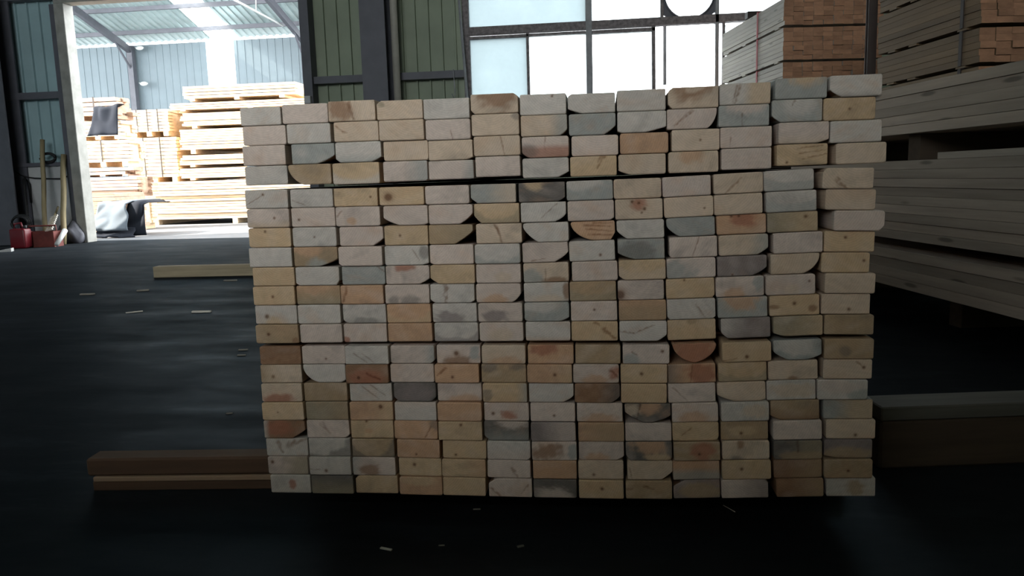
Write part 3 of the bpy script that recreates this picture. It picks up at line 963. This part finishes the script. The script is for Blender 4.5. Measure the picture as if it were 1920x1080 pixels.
# beam and board on the floor right of the stack
rb = U(1648, 881, z=0)
ang = math.atan2(U(1920, 864, z=0).y - rb.y, U(1920, 864, z=0).x - rb.x)
bt = thing('floor_beam', 'dark heavy beam lying on the floor right of the near stack', 'beam', (rb.x, rb.y, 0), (0, 0, ang * .7))
bxo('beam', (0, 1.6, 0, .12, 0, .119), M_beam_dark, bt, .006)
bt = thing('weathered_board', 'grey weathered board lying on the dark beam right of the stack', 'board', (rb.x, rb.y - .004, .1195), (0, 0, ang * .7))
bxo('plank', (.0, 1.6, 0, .1, 0, .034), M_beam_grey, bt, .003)

# plank on the floor behind the stack
pl = U(288, 521, z=0)
a = math.atan2(U(470, 517, z=0).y - pl.y, U(470, 517, z=0).x - pl.x)
bm = bmesh.new()
box(bm, 0, 2.6, 0, .1, 0, .088)
thing('floor_plank', 'old grey plank lying on the floor behind the near stack', 'plank', (pl.x, pl.y, 0), (0, 0, a), me=mesh_of(bm, 'floor_plank', M_plank, .004))

# ================================================================ LUMBER PACKS ON THE RIGHT
bm = bmesh.new()
box(bm, 0, 1, 0, 1, 0, 1)
bmesh.ops.recalc_face_normals(bm, faces=bm.faces[:])
UB = {}


def unit_board(key, w, l, h, m_side, m_end):
    """one board, x = width, y = length, z = thickness, with eased edges; ends carry their own material"""
    if key not in UB:
        b_ = bmesh.new()
        e = .0012
        prof = [(e, 0), (w - e, 0), (w, e), (w, h - e), (w - e, h), (e, h), (0, h - e), (0, e)]
        A = [b_.verts.new((x, 0, z)) for x, z in prof]
        B = [b_.verts.new((x, l, z)) for x, z in prof]
        for i in range(8):
            k = (i + 1) % 8
            b_.faces.new((A[i], A[k], B[k], B[i]))
        fa = b_.faces.new(A[::-1])
        fb = b_.faces.new(B)
        fa.material_index = fb.material_index = 1
        me = mesh_of(b_, 'board', m_side)
        me.materials.append(m_end)
        UB[key] = me
    return UB[key]


PA = math.radians(9.2)


def pack(label, loc, rot, nx, nz, w, h, l, m_side, m_end, group, jit=.01, straps=(), strap_mat=None, bearer_h=0.0, bearer_in=.0, detail=True, gapz=.0008):
    o = thing('lumber_pack', label, 'lumber pack', loc, rot, group)
    key = (round(w, 4), round(l, 3), round(h, 4), m_side.name, m_end.name)
    z0 = bearer_h
    if bearer_h:
        for yb in ((.12, l * .57, l - .22) if not bearer_in else (.2, 1.98, l - .22)):
            bxo('bearer', (bearer_in, nx * w, yb, yb + .09, 0, bearer_h - .001), M_beam_dark if bearer_in else m_side, o)
    if detail:
        me = unit_board(key, w - .0015, l, h - gapz, m_side, m_end)
        for k in range(nz):
            for i in range(nx):
                obj('board', me, o, (i * w + random.gauss(0, jit * .25), random.gauss(0, jit), z0 + k * h), (0, 0, 0))
    else:
        b_ = bmesh.new()
        for k in range(nz):
            for i in (0, nx - 1):
                j = random.gauss(0, jit)
                box(b_, i * w, (i + 1) * w - .0015, j, l + j, z0 + k * h, z0 + (k + 1) * h - gapz)
            box(b_, w, (nx - 1) * w - .0015, 0, l, z0 + k * h, z0 + (k + 1) * h - gapz)
        obj('board_block', mesh_of(b_, 'board_block', m_side), o, kind='stuff')
    for ys_ in straps:
        b_ = bmesh.new()
        t = .006
        ww = .028
        W_, H0, H1 = nx * w, z0, z0 + nz * h
        xo = 4 * jit * .25 + .002
        box(b_, -xo - t, -xo, ys_, ys_ + ww, H0, H1 + t)
        box(b_, W_ + xo, W_ + xo + t, ys_, ys_ + ww, H0, H1 + t)
        box(b_, -xo - t, W_ + xo + t, ys_, ys_ + ww, H1 + .0005, H1 + t)
        obj('strap', mesh_of(b_, 'strap', strap_mat), o)
    return o


# three tiers of long grey boards close on the right (face runs away from the viewer)
dirv = Vector((-math.sin(PA), math.cos(PA), 0))
P0 = U(1650, 256, y=3.7)
NEAR = P0 - dirv * 2.2
base_h = .187
tiers = [('lowest', .187, .35, 4), ('middle', .397, .733, 9), ('upper', .844, 1.045, 5)]
zprev = 0
for nm, z0, z1, n in tiers:
    hh = (z1 - z0) / n
    pack(f'long grey boards stacked on the right, {nm} of three tiers', (NEAR.x, NEAR.y, zprev + .0005), (0, 0, PA), 8, n, .093, hh,
         3.4, M_side_old, M_brown, 'tiers of long grey boards on the right', jit=.012, bearer_h=z0 - zprev - .0005, bearer_in=.06 if nm == 'upper' else .28)
    zprev = z1
# loose boards on top of the lower two tiers
for (pz, ln, off, lab) in ((.733, 1.6, .33, 'loose grey board lying on the middle tier of the long boards'),):
    q = NEAR + dirv * off
    bm = bmesh.new()
    box(bm, .1, .19, 0, ln, 0, .028)
    thing('loose_board', lab, 'board', (q.x + .005, q.y, pz + .001), (0, 0, PA), me=mesh_of(bm, 'loose_board', M_side, .002))

# brown strapped packs behind
D0 = U(1468, 115, y=7.4)
DZ_ = [U(1468, q, y=7.4).z for q in (155, 115, 50, -6)]
gD = 'packs of brown-ended boards at the window'
dl = 1.75
zl = [0.0, .57, 1.12, D0.z, DZ_[2], DZ_[3]]
names = ['lowest', 'second lowest', 'third from the floor', 'fourth from the floor', 'topmost']
for i in range(5):
    z0, z1 = zl[i], zl[i + 1]
    n = max(1, round((z1 - z0 - .035) / .0385))
    bh = .012 if i else .06
    hh = (z1 - z0 - bh - .009) / n
    pack(f'brown-ended lumber pack with red strap under the window, {names[i]} of its pile', (D0.x, D0.y, z0 + .0005), (0, math.radians(-.0), PA), 10, n, .0905, hh, dl,
         M_side, M_brown, gD, jit=.006, straps=(.62,), strap_mat=M_strap_red, bearer_h=bh, detail=i >= 2)
# bearer on top of that pile
q = D0 + dirv * 1.0
bm = bmesh.new()
box(bm, 0, .5, 0, .09, 0, .07)
thing('top_bearer', 'dark bearer lying on top of the brown-ended pile', 'timber', (q.x + .02, q.y, DZ_[3] + .012), (0, 0, PA), me=mesh_of(bm, 'top_bearer', M_strap_dark, .004))

E0 = Vector((2.05, 4.66, 0))
ez = [0, .35, .7, 1.05, 1.25, 1.457, 1.73, 2.0]
en = ['lowest', 'second', 'third', 'fourth', 'fifth', 'sixth', 'topmost']
for i in range(7):
    z0, z1 = ez[i], ez[i + 1]
    bh = .012
    n = max(1, round((z1 - z0 - bh) / .039))
    hh = (z1 - z0 - bh - .009) / n
    pack(f'dark brown lumber pack at the right edge behind the grey boards, {en[i]} from the floor', (E0.x, E0.y, z0 + .0005), (0, 0, PA), 8, n, .0905, hh, 1.1,
         M_sidebrown_shaded, M_brown, 'dark brown packs at the right edge', jit=.006, straps=(.14,), strap_mat=M_strap_dark, bearer_h=bh, detail=i >= 3)
# steel post between the two piles
q = U(1632, 100, y=5.95)
thing('steel_post', 'dark steel post between the two brown lumber piles', 'post', (q.x, q.y, 0))
bm = bmesh.new()
box(bm, -.03, .03, -.03, -.024, 0, ZC)
box(bm, -.03, .03, .024, .03, 0, ZC)
box(bm, -.004, .004, -.024, .024, 0, ZC)
obj('flange', mesh_of(bm, 'flange', M_strap_dark), bpy.data.objects['steel_post'])

# unseen lumber added behind the viewer to shade the stack low down and right
pack('low unseen lumber pack added behind the viewer to shade the stack', (-4.6, -3.75, 0), (0, 0, 0), 47, 31, .089, .0385, 3.0, M_bright, M_bright,
     'unseen lumber added for shade', detail=False, bearer_h=.08)
pack('tall unseen lumber pack added behind the viewer to shade the stack', (-.31, -3.75, 0), (0, 0, 0), 34, 64, .089, .0385, 3.0, M_bright, M_bright,
     'unseen lumber added for shade', detail=False, bearer_h=.08)

# ================================================================ SHED ACROSS THE YARD
YB = 24.0
shed = obj('wall_shed', None, kind='structure', label='pale blue corrugated wall of the shed across the yard')
EZ = 5.25
sx0, sx1 = -24.0, U(720, 80, y=YB).x
tx0, tx1 = U(388, 110, y=YB).x, U(440, 110, y=YB).x
corrugated('cladding_panel', sx0, tx0, 0, EZ, YB, M_blue, shed, .25, .014)
corrugated('cladding_panel', tx1, sx1, 0, EZ, YB, M_blue, shed, .25, .014)
corrugated('light_streak_panel', tx0, tx1, 0, EZ, YB, M_light_streak, shed, .25, .03)  # added sheet in place of the light streak on the wall
SL = .3
RUN = 12.5
# roof sheets: corrugated, sloping up towards the yard
roof = obj('roof_shed', None, kind='structure', label='corrugated roof of the shed across the yard')


def roof_sheet(name, x0, x1, m):
    pitch = .22
    pts = []
    x = x0
    i = 0
    while x < x1:
        pts.append((x, (0, 0, .035, .035)[i % 4]))
        x += (pitch * .42, pitch * .08, pitch * .42, pitch * .08)[i % 4]
        i += 1
    pts.append((x1, 0))
    b_ = bmesh.new()
    lo = [b_.verts.new((x, YB + .25, EZ + .18 + d - SL * .25)) for x, d in pts]
    hi = [b_.verts.new((x, YB - RUN, EZ + .18 + d + SL * RUN)) for x, d in pts]
    for i in range(len(pts) - 1):
        b_.faces.new((lo[i], lo[i + 1], hi[i + 1], hi[i]))
    return obj(name, mesh_of(b_, name, m), roof)


roof_sheet('roof_sheet', sx0, tx0 + .1, M_shedroof)
roof_sheet('light_streak_sheet', tx0 + .1, tx1 + .1, M_light_streak)  # light streak under the roof, built as an added sheet
roof_sheet('roof_sheet', tx1 + .1, sx1, M_shedroof)
for d in (.7, 2.0, 3.3, 4.6, 5.9, 7.2, 8.5, 9.8, 11.1, 12.4):
    z = EZ + .1 + SL * d
    bxo('purlin', (sx0, sx1, YB - d - .04, YB - d + .04, z - .12, z), M_steel_dark, roof)
for px in (250, 575, 30):
    x = U(px, 85, y=YB).x
    bxo('column', (x - .09, x + .09, YB - .28, YB - .1, 0, EZ - .05), M_steel_dark, shed)
    bm = bmesh.new()
    n = 2
    M_ = Matrix.Translation((x, YB - .1, EZ - .22)) @ Matrix.Rotation(-math.atan(SL), 4, 'X')
    box(bm, -.06, .06, -RUN * 1.03, 0, -.1, .1, M_)
    obj('rafter', mesh_of(bm, 'rafter', M_steel_dark), roof)
    bm = bmesh.new()
    tube(bm, [(x, YB - .25, EZ - .75), (x, YB - 1.1, EZ + .1)], .035, 6)
    obj('brace', mesh_of(bm, 'brace', M_steel_dark), shed)
bm = bmesh.new()
tube(bm, [U(440, 0, y=18.5), U(530, 48, y=YB - 1.0)], .03, 6)
tube(bm, [U(479, -30, y=19.5), U(480, 20, y=19.5)], .012, 6)
obj('tie_rod', mesh_of(bm, 'tie_rod', M_white), roof)
for q, nm in (((262, 90), 'upper'), ((270, 157), 'lower')):
    p = U(*q, y=YB - .3)
    bm = bmesh.new()
    bmesh.ops.create_icosphere(bm, subdivisions=2, radius=.1, matrix=Matrix.Translation(p) @ Matrix.Diagonal((1.4, .5, .7, 1)))
    tube(bm, [p, p + Vector((-.25, .15, .05))], .02, 6)
    thing('shed_lamp', f'small white lamp on the shed column, {nm} of two', 'lamp', group='lamps on the shed column', me=mesh_of(bm, 'shed_lamp', M_white, smooth=True))


def shed_pack(label, px0, py0, px1, py1, y, depth, rows_, m=None, straps=0, bear=True, cols=10, skew=0.0, zlow=None, group='lumber piles in the yard', rough=.0):
    """a pack whose front is a pixel rectangle on the plane y; boards run along the front"""
    m = m or M_bright
    x0, x1, z0, z1 = wallrect(px0, py0, px1, py1, y)
    if zlow is not None:
        z0 = zlow
    o = thing('yard_lumber_pack', label, 'lumber pack', (x0, y, z0), (0, 0, skew), group)
    Wd = x1 - x0
    Hh = z1 - z0
    bh = min(.1, Hh * .18) if bear else 0
    if bear:
        for fx in (.06, .46, .86):
            bxo('bearer', (Wd * fx, Wd * fx + .1, 0, depth, 0, bh - .001), m, o)
    b_ = bmesh.new()
    hh = (Hh - bh) / rows_
    dw = depth / cols
    for k in range(rows_):
        for j in range(cols):
            if 0 < j < cols - 1 and 0 < k < rows_ - 1:
                continue
            e = random.gauss(0, .012 + rough)
            f_ = random.gauss(0, .004 + rough * .3) if j == 0 else 0
            box(b_, e, Wd + e, j * dw + f_, (j + 1) * dw - .004, bh + k * hh, bh + (k + 1) * hh - max(.008, hh * .17))
    box(b_, .03, Wd - .03, dw * .5, depth - dw * .5, bh + hh * .5, bh + Hh - bh - hh * .5)
    obj('board_block', mesh_of(b_, 'board_block', m), o, kind='stuff')
    for i in range(straps):
        fx = (i + 1) / (straps + 1)
        bxo('strap', (Wd * fx, Wd * fx + .025, -.02, -.014, bh, Hh), M_strap_dark, o)
    return o


zs = lambda py, px, y: U(px, py, y=y).z
YP = 14.2
shed_pack('long sunlit boards in the bottom pile of the yard', 263, 336, 640, 417, YP, 2.4, 13, bear=True, zlow=0, rough=.02)
for i, (a, b, c, d, n, lab) in enumerate((
        (338, 311, 640, 334, 4, 'sunlit pack just above the bottom pile of the yard'),
        (338, 286, 640, 309, 4, 'second sunlit pack above the bottom pile of the yard'),
        (338, 237, 640, 284, 8, 'tall sunlit pack halfway up the yard pile'),
        (341, 206, 640, 236, 5, 'thin sunlit pack below the two overhanging packs in the yard'),
        (318, 187, 640, 203, 3, 'sunlit pack sticking out left near the top of the yard pile'),
        (342, 157, 553, 186, 4, 'topmost sunlit pack of the yard pile with ragged right end'))):
    shed_pack(lab, a, b, c, d, YP + .05, 2.2, n, rough=.01)
zA = zs(336, 290, YP - .0)
shed_pack('strapped pack of the middle yard pile, lower of two', 240, 257, 333, 337, YP + .15, 2.0, 11, straps=2, zlow=U(451.5, 336, y=YP).z - .011)
shed_pack('strapped pack of the middle yard pile, upper of two', 237, 205, 316, 256, YP + .15, 2.0, 7, straps=3)
YQ = 12.6
shed_pack('plain pack at the foot of the left yard pile behind the tarpaulin', 140, 371, 262, 430, YQ, .55, 9, cols=3, m=M_bright, zlow=0)
shed_pack('rough uneven boards low in the left yard pile', 138, 332, 258, 370, YQ + .02, .55, 5, cols=3, m=M_rough, rough=.05)
shed_pack('short rough boards on the uneven boards in the left yard pile', 138, 314, 244, 331, YQ + .04, .5, 2, cols=3, m=M_rough, rough=.05)
shed_pack('strapped beige pack in the left yard pile', 140, 263, 242, 313, YQ + .06, .5, 6, cols=3, straps=1)
shed_pack('white sunlit pack near the top of the left yard pile', 136, 226, 226, 262, YQ + .08, .5, 4, cols=3, straps=1)
shed_pack('grey pack of thin boards topping the left yard pile', 134, 182, 218, 224, YQ + .1, .5, 4, cols=3, m=M_rough, straps=1, rough=.05)


def drape(name, x0, x1, z0, z1, y, depth, m, loc_seed, sag=.08, parent=None, **props):
    g = np.random.default_rng(loc_seed)
    nx, nz = 18, 16
    ph = g.normal(size=(6, 4))
    b_ = bmesh.new()
    grid = []
    for j in range(nz + 1):
        row = []
        for i in range(nx + 1):
            u_, v_ = i / nx, j / nz
            x = x0 + (x1 - x0) * u_
            if v_ < .7:
                z = z0 + (z1 - z0) * (v_ / .7)
                yy = y - .16 * (1 - v_ / .7)
            else:
                z = z1 + .02
                yy = y + depth * (v_ - .7) / .3
            n = sum(math.sin(a * 5 * u_ + b2 * 4 * v_ + c * 3) * .5 for a, b2, c, d in ph) / 3
            row.append(b_.verts.new((x + n * sag * .8 + (1 - v_) * .12 * (u_ - .3), yy - abs(n) * sag, max(.01, z + n * sag * .5 * (1 if j else .3)))))
        grid.append(row)
    for j in range(nz):
        for i in range(nx):
            b_.faces.new((grid[j][i], grid[j][i + 1], grid[j + 1][i + 1], grid[j + 1][i]))
    me = mesh_of(b_, name, m, smooth=True)
    o = obj(name, me, parent, **props)
    md = o.modifiers.new('thickness', 'SOLIDIFY')
    md.thickness = .012
    return o


YT = 10.9
tb0, tb1, tz0, tz1 = wallrect(168, 383, 250, 449, YT)
tp = thing('tarp_bundle', 'stack of boards under a pale tarpaulin just outside the door', 'tarpaulin', (0, 0, 0))
bm = bmesh.new()
for k in range(11):
    e = random.gauss(0, .02)
    box(bm, tb0 - .1 + e, tb1 - .35 + e, YT + .1, YT + .9, k * .06, k * .06 + .054)
obj('board_block', mesh_of(bm, 'board_block', M_rough), tp, kind='stuff')
drape('cover', U(188, 400, y=YT).x, U(240, 400, y=YT).x, .1, tz1 + .02, YT, .9, M_tarp, 3, .05, tp)
drape('dark_flap', U(236, 400, y=YT).x, U(252, 400, y=YT).x + .12, .02, tz1, YT + .1, .8, M_tarpd, 5, .12, tp)
drape('hem', U(190, 400, y=YT).x, U(255, 400, y=YT).x, .01, .13, YT - .06, .12, M_tarpd, 9, .1, tp)
tdx0, tdx1, tdz0, tdz1 = wallrect(196, 202, 236, 256, YQ + .1)
drape('dark_tarp', tdx0, tdx1, tdz0, tdz1, YQ - .13, .22, M_tarpd, 12, .1, label='dark tarpaulin hanging over the right end of the left yard pile', category='tarpaulin')

# ================================================================ CLUTTER BY THE DOOR
YC = 9.6


def at(px, py, y=YC):
    return U(px, py, y=y)


# red canister with handle and cap
rc = U(36, 466, z=0)
can = thing('red_canister', 'red plastic canister on the floor by the left wall', 'canister', (rc.x, rc.y + .05, 0))
bm = bmesh.new()
box(bm, -.11, .11, -.07, .07, 0, .25)
bmesh.ops.bevel(bm, geom=list(bm.edges), offset=.025, segments=3, profile=.5, affect='EDGES')
obj('body', mesh_of(bm, 'body', M_red, smooth=True), can)
bm = bmesh.new()
tube(bm, [(-.08, 0, .24), (-.07, 0, .31), (.02, 0, .32), (.05, 0, .24)], .014, 8)
obj('handle', mesh_of(bm, 'handle', M_red, smooth=True), can)
bm = bmesh.new()
tube(bm, [(.075, 0, .24), (.075, 0, .29)], .022, 12)
obj('cap', mesh_of(bm, 'cap', M_black, smooth=True), can)
# rusty tool box
tbx = U(78, 463, z=0)
o = thing('tool_box', 'rusty red metal box on the floor right of the canister', 'box', (tbx.x, tbx.y + .05, 0), (0, 0, .1))
bm = bmesh.new()
for e in ((-.2, .2, -.1, -.09), (-.2, .2, .09, .1), (-.2, -.19, -.09, .09), (.19, .2, -.09, .09)):
    box(bm, *e, 0, .2)
box(bm, -.19, .19, -.09, .09, 0, .01)
obj('tray', mesh_of(bm, 'tray', M_oxide), o)
bm = bmesh.new()
tube(bm, [(-.18, 0, .19), (-.18, 0, .27), (.18, 0, .27), (.18, 0, .19)], .01, 8)
obj('handle', mesh_of(bm, 'handle', M_oxide, smooth=True), o)
# black motor-like hose coil above
hc = at(50, 425)
bm = bmesh.new()
for k in range(3):
    pts = [(hc.x + (.12 + .01 * k) * math.cos(t * math.pi / 8), hc.y - .12 + .02 * k, hc.z + .05 + (.09 + .01 * k) * math.sin(t * math.pi / 8)) for t in range(17)]
    tube(bm, pts, .014, 6)
thing('hose_coil', 'coil of black hose behind the red canister', 'hose', me=mesh_of(bm, 'hose_coil', M_black, smooth=True))


def pole(name, label, a, b, r, m, cat, group=None):
    b_ = bmesh.new()
    n = 8
    pts = [Vector(a).lerp(Vector(b), i / n) + Vector((math.sin(i * 1.7) * r * .15, 0, 0)) for i in range(n + 1)]
    tube(b_, pts, r, 8)
    return thing(name, label, cat, group=group, me=mesh_of(b_, name, m, smooth=True))


def stand(px0, py0, px1, y0=9.55, y1=9.83):
    t_ = U(px0, py0, y=y1)
    return (U(px1, 440, y=y0).x, y0, 0.0), t_


a, b = stand(79, 262, 83)
pole('timber_pole', 'tall yellow pole against the plinth, left of two', a, b, .03, M_bamboo, 'pole', 'poles against the plinth')
a, b = stand(119, 290, 117)
pole('timber_pole', 'tall yellow pole against the plinth, right of two', a, b, .035, M_bamboo, 'pole', 'poles against the plinth')
a, b = stand(45, 335, 54)
pole('iron_bar', 'black iron bar leaning against the white plinth', a, b, .02, M_black, 'bar')
# cable strung over the plinth
bm = bmesh.new()
pts = [at(28, 320, 9.895), at(38, 328, 9.895), at(50, 332, 9.895), at(65, 334, 9.895), at(90, 335, 9.895), at(115, 335, 9.895), at(128, 330, 9.895)]
tube(bm, pts, .01, 6)
tube(bm, [at(45, 331, 9.895), at(55, 345, 9.895), at(58, 380, 9.895)], .012, 6)
thing('cable', 'black cable strung along the white plinth', 'cable', me=mesh_of(bm, 'cable', M_black, smooth=True))
# coil on the ledge
p = at(90, 298, 9.86)
bm = bmesh.new()
pts = [(p.x + .11 * math.cos(t * math.pi / 8), p.y, PZ + .06 + .05 + .06 * math.sin(t * math.pi / 8)) for t in range(17)]
tube(bm, pts, .02, 6)
thing('rope_coil', 'dark coil of rope on the ledge above the plinth', 'rope', me=mesh_of(bm, 'rope_coil', M_black, smooth=True))
# broom with bristles
hd = at(92, 432, 9.3)
tp_ = at(109, 388, 9.75)
br_ = thing('broom', 'short bristle broom leaning right of the tool box', 'broom')
bm = bmesh.new()
tube(bm, [hd, tp_], .014, 8)
obj('handle', mesh_of(bm, 'handle', M_bamboo, smooth=True), br_)
bm = bmesh.new()
for k in range(9):
    c_ = hd.lerp(tp_, k / 14)
    tube(bm, [c_ + Vector((-.05, 0, -.01)), c_ + Vector((.05, 0, .02))], .012, 6)
obj('bristles', mesh_of(bm, 'bristles', M_chip), br_, kind='stuff')
# white tube
w0 = U(106, 459, z=.03)
bm = bmesh.new()
tube(bm, [w0, at(122, 432, w0.y + .25)], [.026, .034], 10)
thing('white_tube', 'white tube leaning near the pale door frame', 'tube', me=mesh_of(bm, 'white_tube', M_white, smooth=True))
# blue-black sack
sk = U(132, 457, z=0)
bm = bmesh.new()
bmesh.ops.create_icosphere(bm, subdivisions=3, radius=.15, matrix=Matrix.Diagonal((1.25, .8, 1, 1)))
for v in bm.verts:
    v.co.z = max(-.1, v.co.z + .04 * math.sin(v.co.x * 30) + .03 * math.sin(v.co.y * 40 + 1))
    v.co.z += .1
thing('dark_sack', 'slumped dark sack between the white tube and the door frame', 'sack', (sk.x - .05, sk.y + .1, 0), me=mesh_of(bm, 'dark_sack', M_steel_dark, smooth=True))
# white scrap by the left edge
sc_ = U(8, 472, z=0)
bm = bmesh.new()
box(bm, -.09, .09, -.05, .05, 0, .012)
for v in bm.verts:
    if v.co.z > 0:
        v.co.z += .03 * (v.co.x > 0)
thing('plastic_scrap', 'crumpled white scrap on the floor at the left edge', 'scrap', (sc_.x, sc_.y, 0), (0, 0, .4), me=mesh_of(bm, 'plastic_scrap', M_white))

# chips and offcuts on the floor
chips = [(378, 586, .11, .02, .1, 'white wooden offcut on the dark floor left of the stack'),
         (432, 527, .1, .02, .1, 'small pale chip on the floor below the old plank'),
         (164, 553, .1, .02, .1, 'small pale chip on the floor at far left'),
         (268, 546, .08, .02, .4, 'dark sliver on the floor between the two pale chips'),
         (252, 586, .09, .012, .7, 'thin dull splinter on the floor left of the white offcut'),
         (724, 1031, .026, .006, -.3, 'bright sliver on the dark floor in front of the stack, left'),
         (828, 1024, .012, .004, .1, 'tiny sliver on the dark floor in front of the stack, middle'),
         (976, 1026, .014, .006, .5, 'tiny curled chip on the dark floor in front of the stack, middle right'),
         (894, 956, .016, .005, .1, 'tiny splinter on the floor close under the stack'),
         (430, 776, .02, .006, .1, 'pale splinter on the floor just left of the stack'),
         (456, 657, .04, .01, .2, 'pale shaving on the floor beside the stack, upper of two'),
         (453, 667, .035, .01, .1, 'pale shaving on the floor beside the stack, lower of two')]
for px, py, l_, w_, a_, lab in chips:
    p = U(px, py, z=0)
    bm = bmesh.new()
    box(bm, -l_ / 2, l_ / 2, -w_ / 2, w_ / 2, 0, w_ * .5)
    thing('wood_chip', lab, 'wood chip', (p.x, p.y, .0005), (0, 0, a_), 'chips on the floor', mesh_of(bm, 'wood_chip', M_chip if 'white' in lab or 'bright' in lab else M_dirt, w_ * .1))
p = U(1365, 950, z=0)
bm = bmesh.new()
tube(bm, [(0, 0, .003), (.02, -.03, .002)], .0009, 5)
thing('straw', 'thin straw on the dark floor under the right half of the stack', 'straw', (p.x - .01, p.y, 0), me=mesh_of(bm, 'straw', M_chip))
